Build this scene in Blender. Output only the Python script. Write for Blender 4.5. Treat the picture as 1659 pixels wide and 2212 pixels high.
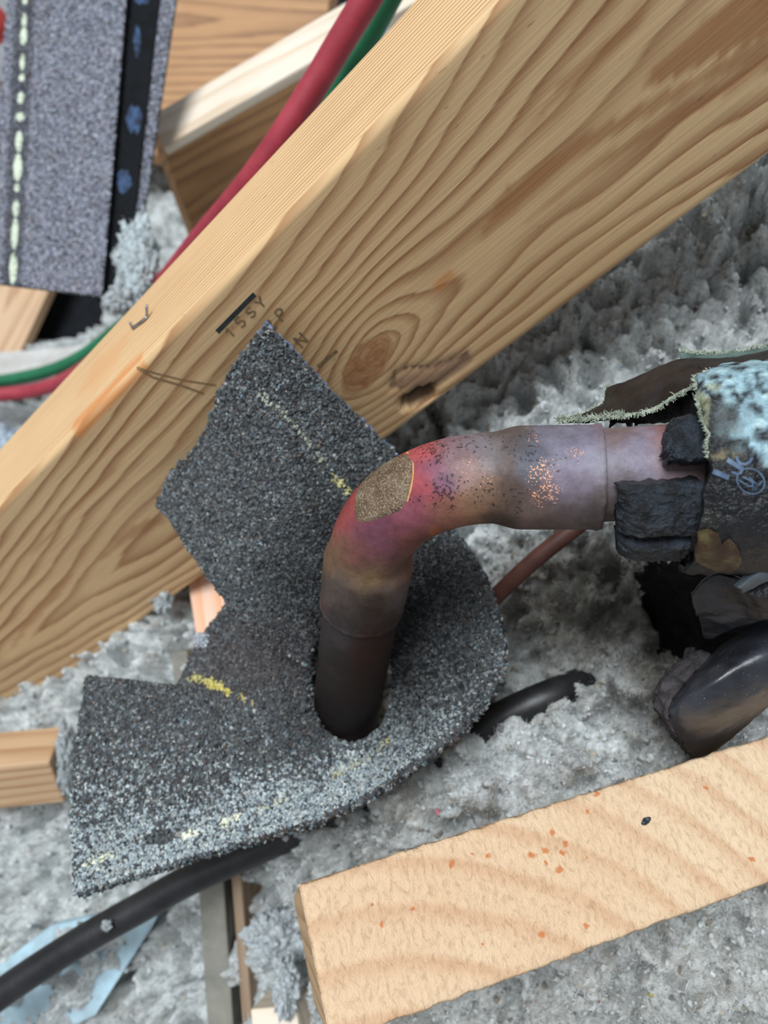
import bpy, bmesh, math, random
import numpy as np
from mathutils import Vector, Matrix, noise as mnoise
from mathutils.bvhtree import BVHTree
from mathutils.geometry import delaunay_2d_cdt

for _o in list(bpy.data.objects):
    bpy.data.objects.remove(_o)
scene = bpy.context.scene
COL = scene.collection
rng = np.random.default_rng(7)
random.seed(7)

# ------------------------------------------------------------------ camera
F_PX, CX, CY = 1700.0, 829.5, 1106.0
UP = np.array([-.3, .25, .92]); UP /= np.linalg.norm(UP)      # attic "up" seen from the camera
XW = np.array([1., 0, 0]) - UP[0] * UP; XW /= np.linalg.norm(XW)
YW = np.cross(UP, XW)
RW = np.array([XW, YW, UP])                                     # camera axes -> world axes
CAM = np.array([0, 0, .285])
cam_data = bpy.data.cameras.new('camera')
cam = bpy.data.objects.new('camera', cam_data); COL.objects.link(cam)
m4 = Matrix([list(RW[i]) + [CAM[i]] for i in range(3)] + [[0, 0, 0, 1]])
cam.matrix_world = m4
cam_data.sensor_fit = 'VERTICAL'; cam_data.sensor_height = 36.0
cam_data.lens = F_PX / 2212 * 36.0
cam_data.clip_start = .01; cam_data.clip_end = 20
cam_data.dof.use_dof = True
cam_data.dof.focus_distance = .198
cam_data.dof.aperture_fstop = 13.0
scene.camera = cam

# ------------------------------------------------------------------ light
world = bpy.data.worlds.new('attic_daylight'); scene.world = world
world.use_nodes = True
bg = world.node_tree.nodes['Background']
bg.inputs[0].default_value = (.86, .93, 1.0, 1); bg.inputs[1].default_value = .40
sun_data = bpy.data.lights.new('daylight', 'SUN')
sun_data.energy = 3.7; sun_data.angle = math.radians(26); sun_data.color = (.90, .96, 1.0)
sun = bpy.data.objects.new('daylight', sun_data); COL.objects.link(sun)
SUN_DIR = RW @ np.array([-.24, .42, .87])
sun.rotation_euler = Vector(SUN_DIR).to_track_quat('Z', 'Y').to_euler()
sun.location = (0, 0, 2)
scene.view_settings.view_transform = 'Standard'
scene.view_settings.look = 'None'
scene.view_settings.gamma = 1
scene.view_settings.use_curve_mapping = False
scene.view_settings.exposure = 0.0


# ------------------------------------------------------------------ coordinates
def P(x, y, z):
    """point seen at photo position x, y at a distance z along the view axis (metres)"""
    return RW @ np.array([(x - CX) / F_PX * z, (CY - y) / F_PX * z, -z]) + CAM


def V(x, y, z):
    """direction given right / up / away from the viewer"""
    return RW @ np.array([x, y, -z])


def ray(x, y):
    d = RW @ np.array([(x - CX) / F_PX, (CY - y) / F_PX, -1.0])
    return d / np.linalg.norm(d)


def proj(W):
    c = (np.asarray(W) - CAM) @ RW
    return np.stack([CX - F_PX * c[..., 0] / c[..., 2], CY + F_PX * c[..., 1] / c[..., 2], -c[..., 2]], -1)


def on_plane(x, y, o, n):
    d = ray(x, y)
    return CAM + d * (np.dot(o - CAM, n) / np.dot(d, n))


def unit(v):
    return v / np.linalg.norm(v, axis=-1, keepdims=True)


def srgb(r, g, b):
    c = np.array([r, g, b], float) / 255
    return np.where(c <= .04045, c / 12.92, ((c + .055) / 1.055) ** 2.4)


def C4(t):
    return tuple(srgb(*t)) + (1,)


# ------------------------------------------------------------------ numpy noise
_perm = rng.permutation(512)
_perm = np.concatenate([_perm, _perm, _perm])
_g3 = unit(rng.normal(size=(512, 3)))


def pnoise(p):
    p = np.asarray(p, float)
    i = np.floor(p).astype(int); f = p - i
    u = f * f * f * (f * (f * 6 - 15) + 10)
    out = 0
    for dx in (0, 1):
        wx = u[..., 0] if dx else 1 - u[..., 0]
        for dy in (0, 1):
            wy = u[..., 1] if dy else 1 - u[..., 1]
            for dz in (0, 1):
                wz = u[..., 2] if dz else 1 - u[..., 2]
                h = _perm[_perm[_perm[(i[..., 0] + dx) & 511] + ((i[..., 1] + dy) & 511)] + ((i[..., 2] + dz) & 511)]
                d = f - np.array([dx, dy, dz])
                out = out + wx * wy * wz * (_g3[h] * d).sum(-1)
    return out * 1.5


def fbm(p, oct=3):
    s = 0; a = 1
    for k in range(oct):
        s = s + a * pnoise(np.asarray(p) * 2 ** k + 17.3 * k); a *= .5
    return s


# ------------------------------------------------------------------ mesh helpers
BV = {}


def tag(o, label=None, cat=None, group=None, kind=None):
    if label: o['label'] = label
    if cat: o['category'] = cat
    if group: o['group'] = group
    if kind: o['kind'] = kind
    return o


def thing(name, label, cat, loc, group=None):
    o = bpy.data.objects.new(name, None); COL.objects.link(o)
    o.empty_display_size = .01
    o.location = loc
    return tag(o, label, cat, group)


def obj(name, v, faces, mat, parent=None, origin=None, smooth=True, attrs=None, col=None, bvh=False, smooth_n=None):
    """one mesh object from world-space vertices; faces: list or (n,3)/(n,4) array"""
    v = np.asarray(v, float)
    if parent is not None:
        org = np.array(parent.location)
        pp = parent.parent
        while pp is not None:
            org = org + np.array(pp.location); pp = pp.parent
    elif origin is not None:
        org = np.asarray(origin, float)
    else:
        org = v.mean(0)
    me = bpy.data.meshes.new(name)
    if isinstance(faces, np.ndarray):
        n, k = faces.shape
        me.vertices.add(len(v)); me.vertices.foreach_set('co', (v - org).astype(np.float32).ravel())
        me.loops.add(n * k); me.loops.foreach_set('vertex_index', faces.astype(np.int32).ravel())
        me.polygons.add(n); me.polygons.foreach_set('loop_start', np.arange(0, n * k, k, dtype=np.int32))
        me.update(calc_edges=True)
    else:
        me.from_pydata((v - org).tolist(), [], [list(map(int, f)) for f in faces])
        me.update()
    me.validate()
    me.polygons.foreach_set('use_smooth', np.full(len(me.polygons), smooth))
    for k_, a in (attrs or {}).items():
        a = np.asarray(a, np.float32)
        if a.ndim == 1:
            me.attributes.new(k_, 'FLOAT', 'POINT').data.foreach_set('value', a)
        else:
            me.attributes.new(k_, 'FLOAT_VECTOR', 'POINT').data.foreach_set('vector', a.ravel())
    if col is not None:
        c = np.ones((len(v), 4), np.float32); c[:, :3] = col
        me.attributes.new('col', 'FLOAT_COLOR', 'POINT').data.foreach_set('color', c.ravel())
    me.materials.append(mat)
    o = bpy.data.objects.new(name, me); COL.objects.link(o)
    if parent is not None:
        o.parent = parent
    else:
        o.location = org
    if bvh:
        BV[bvh] = BVHTree.FromPolygons([tuple(p) for p in v], [tuple(map(int, f)) for f in faces])
    return o


def grid_faces(n, m, off=0, flip=False):
    i = np.arange(n - 1)[:, None] * m + np.arange(m - 1)[None, :] + off
    q = np.stack([i, i + 1, i + m + 1, i + m], -1).reshape(-1, 4)
    return q[:, ::-1] if flip else q


def grid_normals(G):
    du = np.gradient(G, axis=0); dv = np.gradient(G, axis=1)
    n = np.cross(du, dv)
    return n / (np.linalg.norm(n, axis=-1, keepdims=True) + 1e-12)


def catmull(pts, n):
    pts = np.asarray(pts, float)
    k = len(pts)
    ext = np.concatenate([[2 * pts[0] - pts[1]], pts, [2 * pts[-1] - pts[-2]]])
    t = np.linspace(0, k - 1, n); i = np.minimum(t.astype(int), k - 2); f = (t - i)
    f = f.reshape((-1,) + (1,) * (pts.ndim - 1))
    p0, p1, p2, p3 = ext[i], ext[i + 1], ext[i + 2], ext[i + 3]
    return .5 * (2 * p1 + (p2 - p0) * f + (2 * p0 - 5 * p1 + 4 * p2 - p3) * f ** 2 + (3 * p1 - p0 - 3 * p2 + p3) * f ** 3)


def lin(pts, n):
    pts = np.asarray(pts, float)
    t = np.linspace(0, len(pts) - 1, n); i = np.minimum(t.astype(int), len(pts) - 2)
    f = (t - i).reshape((-1,) + (1,) * (pts.ndim - 1))
    return pts[i] * (1 - f) + pts[i + 1] * f


def ctrl_grid(rows, nu, nv):
    """rows of (x, y, z) photo/depth control points -> dense world grid"""
    W = np.array([[P(*c) for c in r] for r in rows])
    W = catmull(W, nu)
    return np.swapaxes(catmull(np.swapaxes(W, 0, 1), nv), 0, 1)


def solid_grid(G, thick, away=True):
    """thickened sheet; the grid is the near face"""
    n, m = G.shape[:2]
    N = grid_normals(G)
    s = np.sign(((CAM - G) * N).sum(-1).mean())
    N = N * s
    v = np.concatenate([G.reshape(-1, 3), (G - N * thick).reshape(-1, 3)])
    top = grid_faces(n, m, 0, flip=s < 0); bot = grid_faces(n, m, n * m, flip=s > 0)
    b = np.concatenate([np.arange(m), np.arange(1, n) * m + m - 1, (n - 1) * m + np.arange(m - 2, -1, -1), np.arange(n - 2, 0, -1) * m])
    b2 = np.roll(b, -1)
    side = np.stack([b, b + n * m, b2 + n * m, b2], -1)
    if s < 0: side = side[:, ::-1]
    return v, np.concatenate([top, bot, side]), N


def frames(path):
    T = unit(np.gradient(path, axis=0))
    a = np.array([0, 0, 1.0]) if abs(T[0][2]) < .9 else np.array([1.0, 0, 0])
    u = unit(np.cross(T[0], a)); U = []
    for t in T:
        u = unit(u - t * np.dot(u, t)); U.append(u)
    U = np.array(U)
    return T, U, np.cross(T, U)


def tube(path, rad, seg=24, u0=None):
    path = np.asarray(path); n = len(path)
    rad = np.broadcast_to(rad, (n,))
    T, U, W = frames(path)
    if u0 is not None:
        us = []
        u = np.array(u0, float)
        for t in T:
            u = unit(u - t * np.dot(u, t)); us.append(u)
        U = np.array(us); W = np.cross(T, U)
    a = np.linspace(0, 2 * np.pi, seg, endpoint=False)
    v = path[:, None] + rad[:, None, None] * (np.cos(a)[None, :, None] * U[:, None] + np.sin(a)[None, :, None] * W[:, None])
    i = np.arange(n - 1)[:, None] * seg; j = np.arange(seg)[None]; j2 = (j + 1) % seg
    f = np.stack([i + j, i + j2, i + seg + j2, i + seg + j], -1).reshape(-1, 4)
    s = np.concatenate([[0], np.cumsum(np.linalg.norm(np.diff(path, axis=0), axis=1))])
    return v.reshape(-1, 3), f, np.repeat(s, seg), np.tile(a, n)


def tube_caps(n, seg):
    return [list(range(seg))[::-1], list(range((n - 1) * seg, n * seg))]


def capped(v, f, n, seg):
    """fan caps as quads-with-repeat avoided: return list faces"""
    return [tuple(q) for q in f.tolist()] + tube_caps(n, seg)


def simple_tube(name, ctrl, r, mat, parent=None, n=80, seg=20, **kw):
    pts = catmull(np.array([P(*c) for c in ctrl]), n)
    v, f, s, a = tube(pts, r, seg)
    return obj(name, v, capped(v, f, n, seg), mat, parent, attrs={'along': s}, **kw)


def box(name, o, a, b, c, mat, parent=None, bevel=.0012, gofs=(0, 0, 0), **kw):
    """bevelled lumber: corner o, edge vectors a (grain), b, c"""
    o, a, b, c = map(np.asarray, (o, a, b, c))
    bm = bmesh.new()
    ctr = o + (a + b + c) / 2
    vs = {}
    for i in (0, 1):
        for j in (0, 1):
            for k in (0, 1):
                vs[i, j, k] = bm.verts.new(o + i * a + j * b + k * c - ctr)
    for q in ([(0, 0, 0), (0, 1, 0), (1, 1, 0), (1, 0, 0)], [(0, 0, 1), (1, 0, 1), (1, 1, 1), (0, 1, 1)],
              [(0, 0, 0), (1, 0, 0), (1, 0, 1), (0, 0, 1)], [(0, 1, 0), (0, 1, 1), (1, 1, 1), (1, 1, 0)],
              [(0, 0, 0), (0, 0, 1), (0, 1, 1), (0, 1, 0)], [(1, 0, 0), (1, 1, 0), (1, 1, 1), (1, 0, 1)]):
        bm.faces.new([vs[x] for x in q])
    bmesh.ops.recalc_face_normals(bm, faces=bm.faces)
    if bevel:
        bmesh.ops.bevel(bm, geom=list(bm.edges), offset=bevel, segments=2, profile=.6, affect='EDGES')
    v = np.array([x.co[:] for x in bm.verts]) + ctr
    f = [[x.index for x in q.verts] for q in bm.faces]
    bm.free()
    g = np.stack([(v - o) @ unit(a), (v - o) @ unit(b), (v - o) @ unit(c)], -1) + np.array(gofs)
    return obj(name, v, f, mat, parent, smooth=False, attrs={'gco': g}, **kw)


def cast(bvh, x, y):
    h, n, i, d = bvh.ray_cast(Vector(CAM), Vector(ray(x, y)))
    if h is None: return None, None
    h = np.array(h); n = np.array(n)
    if np.dot(n, CAM - h) < 0: n = -n
    return h, n


def inside(poly, p):
    x, y = p; r = False; j = len(poly) - 1
    for i in range(len(poly)):
        (xi, yi), (xj, yj) = poly[i], poly[j]
        if (yi > y) != (yj > y) and x < (xj - xi) * (y - yi) / (yj - yi) + xi: r = not r
        j = i
    return r


def patch_mesh(poly, key, off, step=5, jitter=0, dome=0):
    """a skin laid on a surface, outline given where it is seen"""
    poly = [np.array(p, float) for p in poly]
    b = []
    for i, p in enumerate(poly):
        q = poly[(i + 1) % len(poly)]
        k = max(1, int(np.linalg.norm(q - p) / step))
        for t in range(k):
            b.append(p + (q - p) * t / k + (np.random.default_rng(i * 99 + t).normal(size=2) * jitter if jitter else 0))
    nb = len(b); bt = [tuple(x) for x in b]
    A = np.array(b); pts = list(bt)
    for x in np.arange(A[:, 0].min(), A[:, 0].max(), step):
        for y in np.arange(A[:, 1].min(), A[:, 1].max(), step):
            if inside(bt, (x, y)) and np.min(np.hypot(A[:, 0] - x, A[:, 1] - y)) > step * .6: pts.append((x, y))
    vv, _, ff, _, _, _ = delaunay_2d_cdt([Vector(p) for p in pts], [(i, (i + 1) % nb) for i in range(nb)], [], 1, 1e-6)
    out = []; ok = []
    for p in vv:
        h, n = cast(BV[key], p.x, p.y)
        if h is None: out.append(np.zeros(3)); ok.append(False); continue
        dd = np.min(np.hypot(A[:, 0] - p.x, A[:, 1] - p.y))
        out.append(h + n * (off + dome * min(1, dd / (step * 2)))); ok.append(True)
    faces = [f for f in ff if all(ok[i] for i in f)]
    used = sorted({i for f in faces for i in f}); re_ = {u: k for k, u in enumerate(used)}
    return np.array(out)[used], [[re_[i] for i in f] for f in faces]


def ribbon_mesh(paths, width, key, off):
    """flat strokes printed on a surface"""
    v, f = [], []
    for path in paths:
        w = width
        if isinstance(path, tuple): path, w = path
        p = np.array(path, float)
        L = np.linalg.norm(np.diff(p, axis=0), axis=1).sum()
        s = np.concatenate([[0], np.cumsum(np.linalg.norm(np.diff(p, axis=0), axis=1))])
        n = max(2, int(L / 3) + 1)
        q = np.stack([np.interp(np.linspace(0, L, n), s, p[:, k]) for k in (0, 1)], -1)
        t = unit(np.gradient(q, axis=0)); nn = np.stack([-t[:, 1], t[:, 0]], -1)
        prev = None
        for i in range(n):
            l, ln = cast(BV[key], *(q[i] + nn[i] * w / 2)); r, rn = cast(BV[key], *(q[i] - nn[i] * w / 2))
            if l is None or r is None: prev = None; continue
            v += [l + ln * off, r + rn * off]
            if prev is not None: f.append((prev, prev + 1, len(v) - 1, len(v) - 2))
            prev = len(v) - 2
    return np.array(v), f


def seg_dist(p, a, b):
    ab = b - a; t = np.clip(((p - a) @ ab) / np.dot(ab, ab), 0, 1)
    return np.linalg.norm(p - (a + t[..., None] * ab), axis=-1)


def poly_dist(p, pts):
    pts = np.asarray(pts, float)
    return np.min([seg_dist(p, pts[i], pts[i + 1]) for i in range(len(pts) - 1)], axis=0)


def smooth01(a, b, x):
    t = np.clip((x - a) / (b - a), 0, 1); return t * t * (3 - 2 * t)


def scatter_tris(v, f, n, seed=0):
    f = np.asarray(f)
    if f.shape[1] == 4: f = np.concatenate([f[:, [0, 1, 2]], f[:, [0, 2, 3]]])
    a, b, c = v[f[:, 0]], v[f[:, 1]], v[f[:, 2]]
    cr = np.cross(b - a, c - a); ar = np.linalg.norm(cr, axis=1)
    r = np.random.default_rng(seed)
    k = r.choice(len(f), n, p=ar / ar.sum())
    u, w = r.random(n), r.random(n); m = u + w > 1; u[m] = 1 - u[m]; w[m] = 1 - w[m]
    return a[k] + (b - a)[k] * u[:, None] + (c - a)[k] * w[:, None], cr[k] / ar[k][:, None]


OCTA = np.array([[1, 0, 0], [-1, 0, 0], [0, 1, 0], [0, -1, 0], [0, 0, 1], [0, 0, -1]], float)
OCTF = np.array([[0, 2, 4], [2, 1, 4], [1, 3, 4], [3, 0, 4], [2, 0, 5], [1, 2, 5], [3, 1, 5], [0, 3, 5]])


def granules(name, pos, nor, size, colors, mat, parent, seed=0, lift=.25):
    r = np.random.default_rng(seed); n = len(pos)
    q = unit(r.normal(size=(n, 4))); w, x, y, z = q.T
    R = np.stack([1 - 2 * (y * y + z * z), 2 * (x * y - z * w), 2 * (x * z + y * w), 2 * (x * y + z * w), 1 - 2 * (x * x + z * z),
                  2 * (y * z - x * w), 2 * (x * z - y * w), 2 * (y * z + x * w), 1 - 2 * (x * x + y * y)], -1).reshape(n, 3, 3)
    sz = size * r.uniform(.6, 1.35, (n, 1, 3)) * r.uniform(.65, 1.2, (n, 1, 1))
    o = OCTA[None] * sz * r.uniform(.75, 1.25, (n, 6, 1)) + r.normal(size=(n, 6, 3)) * size * .16
    v = np.einsum('nij,nkj->nki', R, o) + (pos + nor * size * lift)[:, None]
    f = (OCTF[None] + (np.arange(n) * 6)[:, None, None]).reshape(-1, 3)
    return tag(obj(name, v.reshape(-1, 3), f, mat, parent, smooth=False, col=np.repeat(colors, 6, 0)), kind='stuff')


# ------------------------------------------------------------------ materials
class NT:
    def __init__(self, name):
        self.m = bpy.data.materials.new(name); self.m.use_nodes = True
        self.t = self.m.node_tree; self.b = self.t.nodes['Principled BSDF']

    def n(self, typ, ins=None, **p):
        nd = self.t.nodes.new('ShaderNode' + typ)
        for k, v in p.items(): setattr(nd, k, v)
        for k, v in (ins or {}).items(): self.s(nd, k, v)
        return nd

    def s(self, nd, k, v):
        if isinstance(v, bpy.types.NodeSocket): self.t.links.new(v, nd.inputs[k])
        elif isinstance(v, bpy.types.Node): self.t.links.new(v.outputs[0], nd.inputs[k])
        else: nd.inputs[k].default_value = v

    def attr(self, name, vec=False, color=False):
        nd = self.n('Attribute', attribute_name=name)
        return nd.outputs['Vector' if vec else 'Color' if color else 'Fac']

    def noise(self, vec, scale, detail=3, rough=.55, dist=0.0):
        nd = self.n('TexNoise', {'Scale': scale, 'Detail': detail, 'Roughness': rough, 'Distortion': dist})
        self.s(nd, 'Vector', vec); return nd.outputs['Fac']

    def math(self, op, a, b=0.0, c=None, clamp=False):
        nd = self.n('Math', operation=op, use_clamp=clamp)
        self.s(nd, 0, a); self.s(nd, 1, b)
        if c is not None: self.s(nd, 2, c)
        return nd.outputs[0]

    def ramp(self, fac, stops, interp='LINEAR'):
        nd = self.n('ValToRGB'); self.s(nd, 'Fac', fac)
        e = nd.color_ramp.elements; nd.color_ramp.interpolation = interp
        while len(e) < len(stops): e.new(.5)
        for el, (p, c) in zip(e, stops):
            el.position = p; el.color = c if isinstance(c, tuple) and len(c) == 4 else (c, c, c, 1)
        return nd.outputs['Color']

    def mix(self, fac, a, b, blend='MIX'):
        nd = self.n('Mix', data_type='RGBA', blend_type=blend)
        self.s(nd, 0, fac); self.s(nd, 6, a); self.s(nd, 7, b); return nd.outputs[2]

    def scale(self, vec, s):
        nd = self.n('Mapping'); self.s(nd, 'Vector', vec); nd.inputs['Scale'].default_value = s; return nd.outputs[0]

    def bump(self, h, strength=.4, dist=.0005, normal=None):
        nd = self.n('Bump', {'Strength': strength, 'Distance': dist}); self.s(nd, 'Height', h)
        if normal is not None: self.s(nd, 'Normal', normal)
        return nd.outputs[0]

    def out(self, **k):
        for a, b in k.items(): self.s(self.b, a.replace('_', ' '), b)
        return self.m


def wood_mat(name, light, dark, use_attr=False, ring=.0042, pith=(.03, -.03), sharp=1.0, fiber=.22, stain=None):
    t = NT(name)
    g = t.attr('gco', vec=True)
    fib = t.noise(t.scale(g, (14, 900, 900)), 1.0, 3, .6)
    wob = t.noise(t.scale(g, (9, 60, 60)), 1.0, 3, .55)
    if use_attr:
        ph = t.attr('grain')
    else:
        sep = t.n('SeparateXYZ'); t.s(sep, 0, g)
        a = t.math('SUBTRACT', sep.outputs[1], pith[0]); b = t.math('SUBTRACT', sep.outputs[2], pith[1])
        a2 = t.math('ADD', t.math('MULTIPLY', a, a), t.math('MULTIPLY', b, b))
        ph = t.math('DIVIDE', t.math('SQRT', a2), ring)
        ph = t.math('ADD', ph, t.math('MULTIPLY', sep.outputs[0], 6.0))
    ph = t.math('ADD', ph, t.math('MULTIPLY', wob, 1.1))
    ph = t.math('ADD', ph, t.math('MULTIPLY', fib, .22))
    fr = t.math('FRACT', ph)
    late = t.ramp(fr, [(0, .0), (.42, .05), (.72, .62), (.9, 1.0), (1.0, 0.0)])
    amt = t.ramp(t.noise(t.scale(g, (10, 40, 40)), 1.0, 2), [(.3, .55), (.7, 1.0)])
    late = t.math('MULTIPLY', late, amt)
    c = t.mix(t.math('MULTIPLY', late, sharp), C4(light), C4(dark))
    c = t.mix(fiber, c, t.ramp(fib, [(.3, .45), (.62, 1.0)]), 'MULTIPLY')
    c = t.mix(.35, c, t.ramp(t.noise(g, 18, 3), [(.3, (.78, .70, .62, 1)), (.7, (1, 1, 1, 1))]), 'MULTIPLY')
    if use_attr:
        c = t.mix(t.attr('brown'), c, t.ramp(t.noise(t.scale(g, (30, 500, 500)), 1.0, 3), [(.3, C4((158, 104, 64))), (.7, C4((186, 130, 82)))]))
        k = t.attr('knot')           # 1 at the rim of the knot
        kn = t.math('ADD', k, t.math('MULTIPLY', t.math('SUBTRACT', t.noise(g, 160, 3), .5), .35))
        c = t.mix(t.ramp(kn, [(.85, 1.0), (1.0, 0.0)]), c, t.ramp(t.noise(g, 260, 4), [(.3, C4((166, 110, 68))), (.7, C4((200, 152, 108)))]))
        c = t.mix(t.math('MULTIPLY', t.ramp(kn, [(.9, 0.0), (1.0, .6), (1.18, 0.0)]), .8), c, C4((150, 105, 62)))
        pk = t.math('ADD', t.attr('pocket'), t.math('MULTIPLY', t.math('SUBTRACT', t.noise(g, 500, 3), .5), .6))
        c = t.mix(t.ramp(pk, [(.25, .85), (1.0, 0.0)]), c, C4((98, 72, 58)))
        c = t.mix(t.math('MULTIPLY', t.attr('pocketfill'), .75), c, C4((165, 128, 104)))
        c = t.mix(t.attr('hole'), c, C4((40, 32, 30)))
        c = t.mix(t.math('MULTIPLY', t.attr('stain'), .85), c, C4((214, 122, 42)))
        # rubbed-in specks of dirt
        sp = t.ramp(t.noise(t.scale(g, (60, 220, 220)), 3.0, 2, .5), [(.70, 0.0), (.78, .5)])
        c = t.mix(sp, c, C4((110, 86, 66)))
    h = t.math('ADD', t.math('MULTIPLY', late, .5), t.math('MULTIPLY', fib, .7))
    return t.out(Base_Color=c, Roughness=.62, Normal=t.bump(h, .35, .0005))


def col_mat(name, rough=.7, metal=0.0, bump_scale=None, bump_d=.0003, bump_s=.5, spec=.5, var=None):
    t = NT(name); c = t.attr('col', color=True)
    co = t.n('TexCoord').outputs['Object']
    k = dict(Roughness=rough, Metallic=metal)
    if var: c = t.mix(1.0, c, t.ramp(t.noise(co, var[0], 4, .6), [(.3, var[1]), (.7, var[2])]), 'MULTIPLY')
    if bump_scale: k['Normal'] = t.bump(t.noise(co, bump_scale, 5, .65), bump_s, bump_d)
    t.s(t.b, 'Specular IOR Level', spec)
    if name == 'cellulose': t.b.inputs['Sheen Weight'].default_value = .25
    return t.out(Base_Color=c, **k)


def flat_mat(name, c1, c2, scale=60, rough=.6, metal=0.0, bump=.0, bscale=300, bd=.0004, spec=.5):
    t = NT(name); co = t.n('TexCoord').outputs['Object']
    c = t.ramp(t.noise(co, scale, 4, .6), [(.35, C4(c1)), (.65, C4(c2))])
    k = dict(Roughness=rough, Metallic=metal)
    if bump: k['Normal'] = t.bump(t.noise(co, bscale, 5, .65), bump, bd)
    t.s(t.b, 'Specular IOR Level', spec)
    return t.out(Base_Color=c, **k)


M_BEAM = wood_mat('pine_beam', (238, 200, 150), (160, 102, 58), use_attr=True)
M_PALE = wood_mat('pale_batten', (240, 226, 208), (216, 190, 160), ring=.006)
M_BROWN = wood_mat('brown_lumber', (188, 142, 96), (128, 86, 52), ring=.007, pith=(.05, -.012))
M_TAN = wood_mat('tan_lumber', (208, 174, 138), (170, 126, 90), ring=.005)
M_DRAB = wood_mat('drab_wood', (160, 136, 112), (120, 98, 78), ring=.006)
M_DUSTY = flat_mat('dusty_wood', (112, 112, 104), (140, 136, 126), 60, .9, bump=.5)
M_ORANGE = wood_mat('orange_lumber', (240, 200, 176), (236, 160, 100), ring=.010, pith=(-.006, .004))
M_FIBRE = col_mat('cellulose', .95, bump_scale=1300, bump_d=.0011, bump_s=.85, spec=.12, var=(600, (.64, .63, .61, 1), (1.14, 1.14, 1.14, 1)))
M_GRAN = col_mat('mineral_granule', .55, spec=.5)
M_ASPHALT = flat_mat('asphalt', (50, 52, 55), (82, 84, 88), 400, .8, bump=.8, bscale=900)
M_TAR = flat_mat('tar_strip', (7, 9, 12), (14, 18, 24), 120, .7, bump=.3, bscale=200, spec=.12)
M_RUBBER = flat_mat('black_rubber', (20, 20, 22), (36, 36, 38), 90, .45, bump=.35, bscale=260)
M_FOAM = flat_mat('black_foam', (12, 14, 18), (46, 54, 64), 300, .4, bump=1.0, bscale=800, bd=.0012)
M_RED = flat_mat('red_hose_rubber', (150, 44, 58), (172, 58, 72), 60, .5)
M_GREEN = flat_mat('green_hose_rubber', (20, 96, 62), (30, 116, 80), 60, .5)
M_STEEL = flat_mat('steel_wire', (150, 152, 156), (190, 192, 198), 300, .3, 1.0)
M_INK = flat_mat('faded_ink', (104, 92, 74), (158, 128, 92), 420, .8)
M_BAR = flat_mat('black_ink', (34, 42, 42), (54, 58, 54), 500, .8)
M_PENCIL = flat_mat('pencil_line', (136, 108, 76), (160, 124, 84), 900, .8)
M_PRINT = flat_mat('jacket_print', (58, 76, 98), (92, 114, 140), 300, .5)
M_CABLE = flat_mat('brown_cable', (84, 50, 43), (104, 64, 54), 120, .55)
M_BLUE = flat_mat('pale_blue_sheet', (140, 156, 162), (176, 206, 220), 50, .8)


# ------------------------------------------------------------------ loose-fill insulation (the attic floor)
FLOOR_PTS = [(1500, 480, .292), (1200, 790, .305), (1700, 560, .287), (960, 930, .312), (1690, 300, .285), (1300, 620, .297),
             (1250, 1240, .290), (1090, 1410, .289), (1350, 1350, .296), (1450, 1300, .305), (1600, 1300, .285), (1640, 1000, .280), (1150, 960, .295),
             (1200, 1600, .264), (1100, 1740, .260), (1000, 1560, .280), (1380, 1560, .262), (1600, 1580, .246), (1300, 1480, .274), (800, 1750, .277),
             (1400, 2100, .252), (1640, 2050, .245), (1100, 2180, .258), (760, 2190, .275), (700, 1850, .30), (1400, 1850, .26), (1000, 1950, .265),
             (745, 1545, .290), (560, 1500, .318), (400, 1250, .372), (370, 1330, .370), (270, 1420, .372), (60, 1560, .395), (60, 1820, .375), (100, 1990, .37), (-60, 2000, .38),
             (330, 1985, .366), (275, 2130, .362), (140, 2130, .349), (225, 2055, .351), (60, 2210, .347), (590, 2050, .345), (470, 1950, .368), (490, 2150, .366), (380, 2100, .352), (640, 2180, .335), (60, 2290, .350), (450, 1750, .345), (650, 1200, .32), (800, 1150, .31), (430, 1120, .36),
             (10, 930, .66), (-80, 1050, .64), (320, 540, .66), (262, 655, .80), (150, 700, .88), (90, 720, .86), (220, 680, .84), (300, 820, .66), (200, 1000, .52), (30, 1250, .43),
             (600, 600, .55), (900, 300, .46), (1200, 100, .40), (500, 100, .74), (500, 330, .70), (200, 300, .72), (0, 500, .74), (-100, 0, .74), (800, -50, .68), (1500, -60, .38), (-120, 700, .78), (0, 800, .72), (100, 850, .68)]
_fp = np.array([P(*p) for p in FLOOR_PTS])


def floor_z(xy):
    d2 = ((xy[..., None, :] - _fp[:, :2]) ** 2).sum(-1) + 1.2e-5
    w = d2 ** -2.2
    return (w * _fp[:, 2]).sum(-1) / w.sum(-1)


def floor_relief(xy, z):
    q = np.concatenate([xy, z[..., None]], -1)
    wq = q + .004 * np.stack([pnoise(q * 60), pnoise(q * 60 + 31), pnoise(q * 60 + 77)], -1)
    puff = np.abs(pnoise(wq * 58)) * .0125 + np.abs(pnoise(wq * 128 + 9)) * .0085 + np.abs(pnoise(wq * 300 + 4)) * .0038
    hole = smooth01(.18, .6, pnoise(wq * 75 + 50)) * .017 + smooth01(.15, .55, pnoise(wq * 170 + 90)) * .009
    return puff * 1.65 - hole - .0105 + .009 * pnoise(q * 24)


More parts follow.
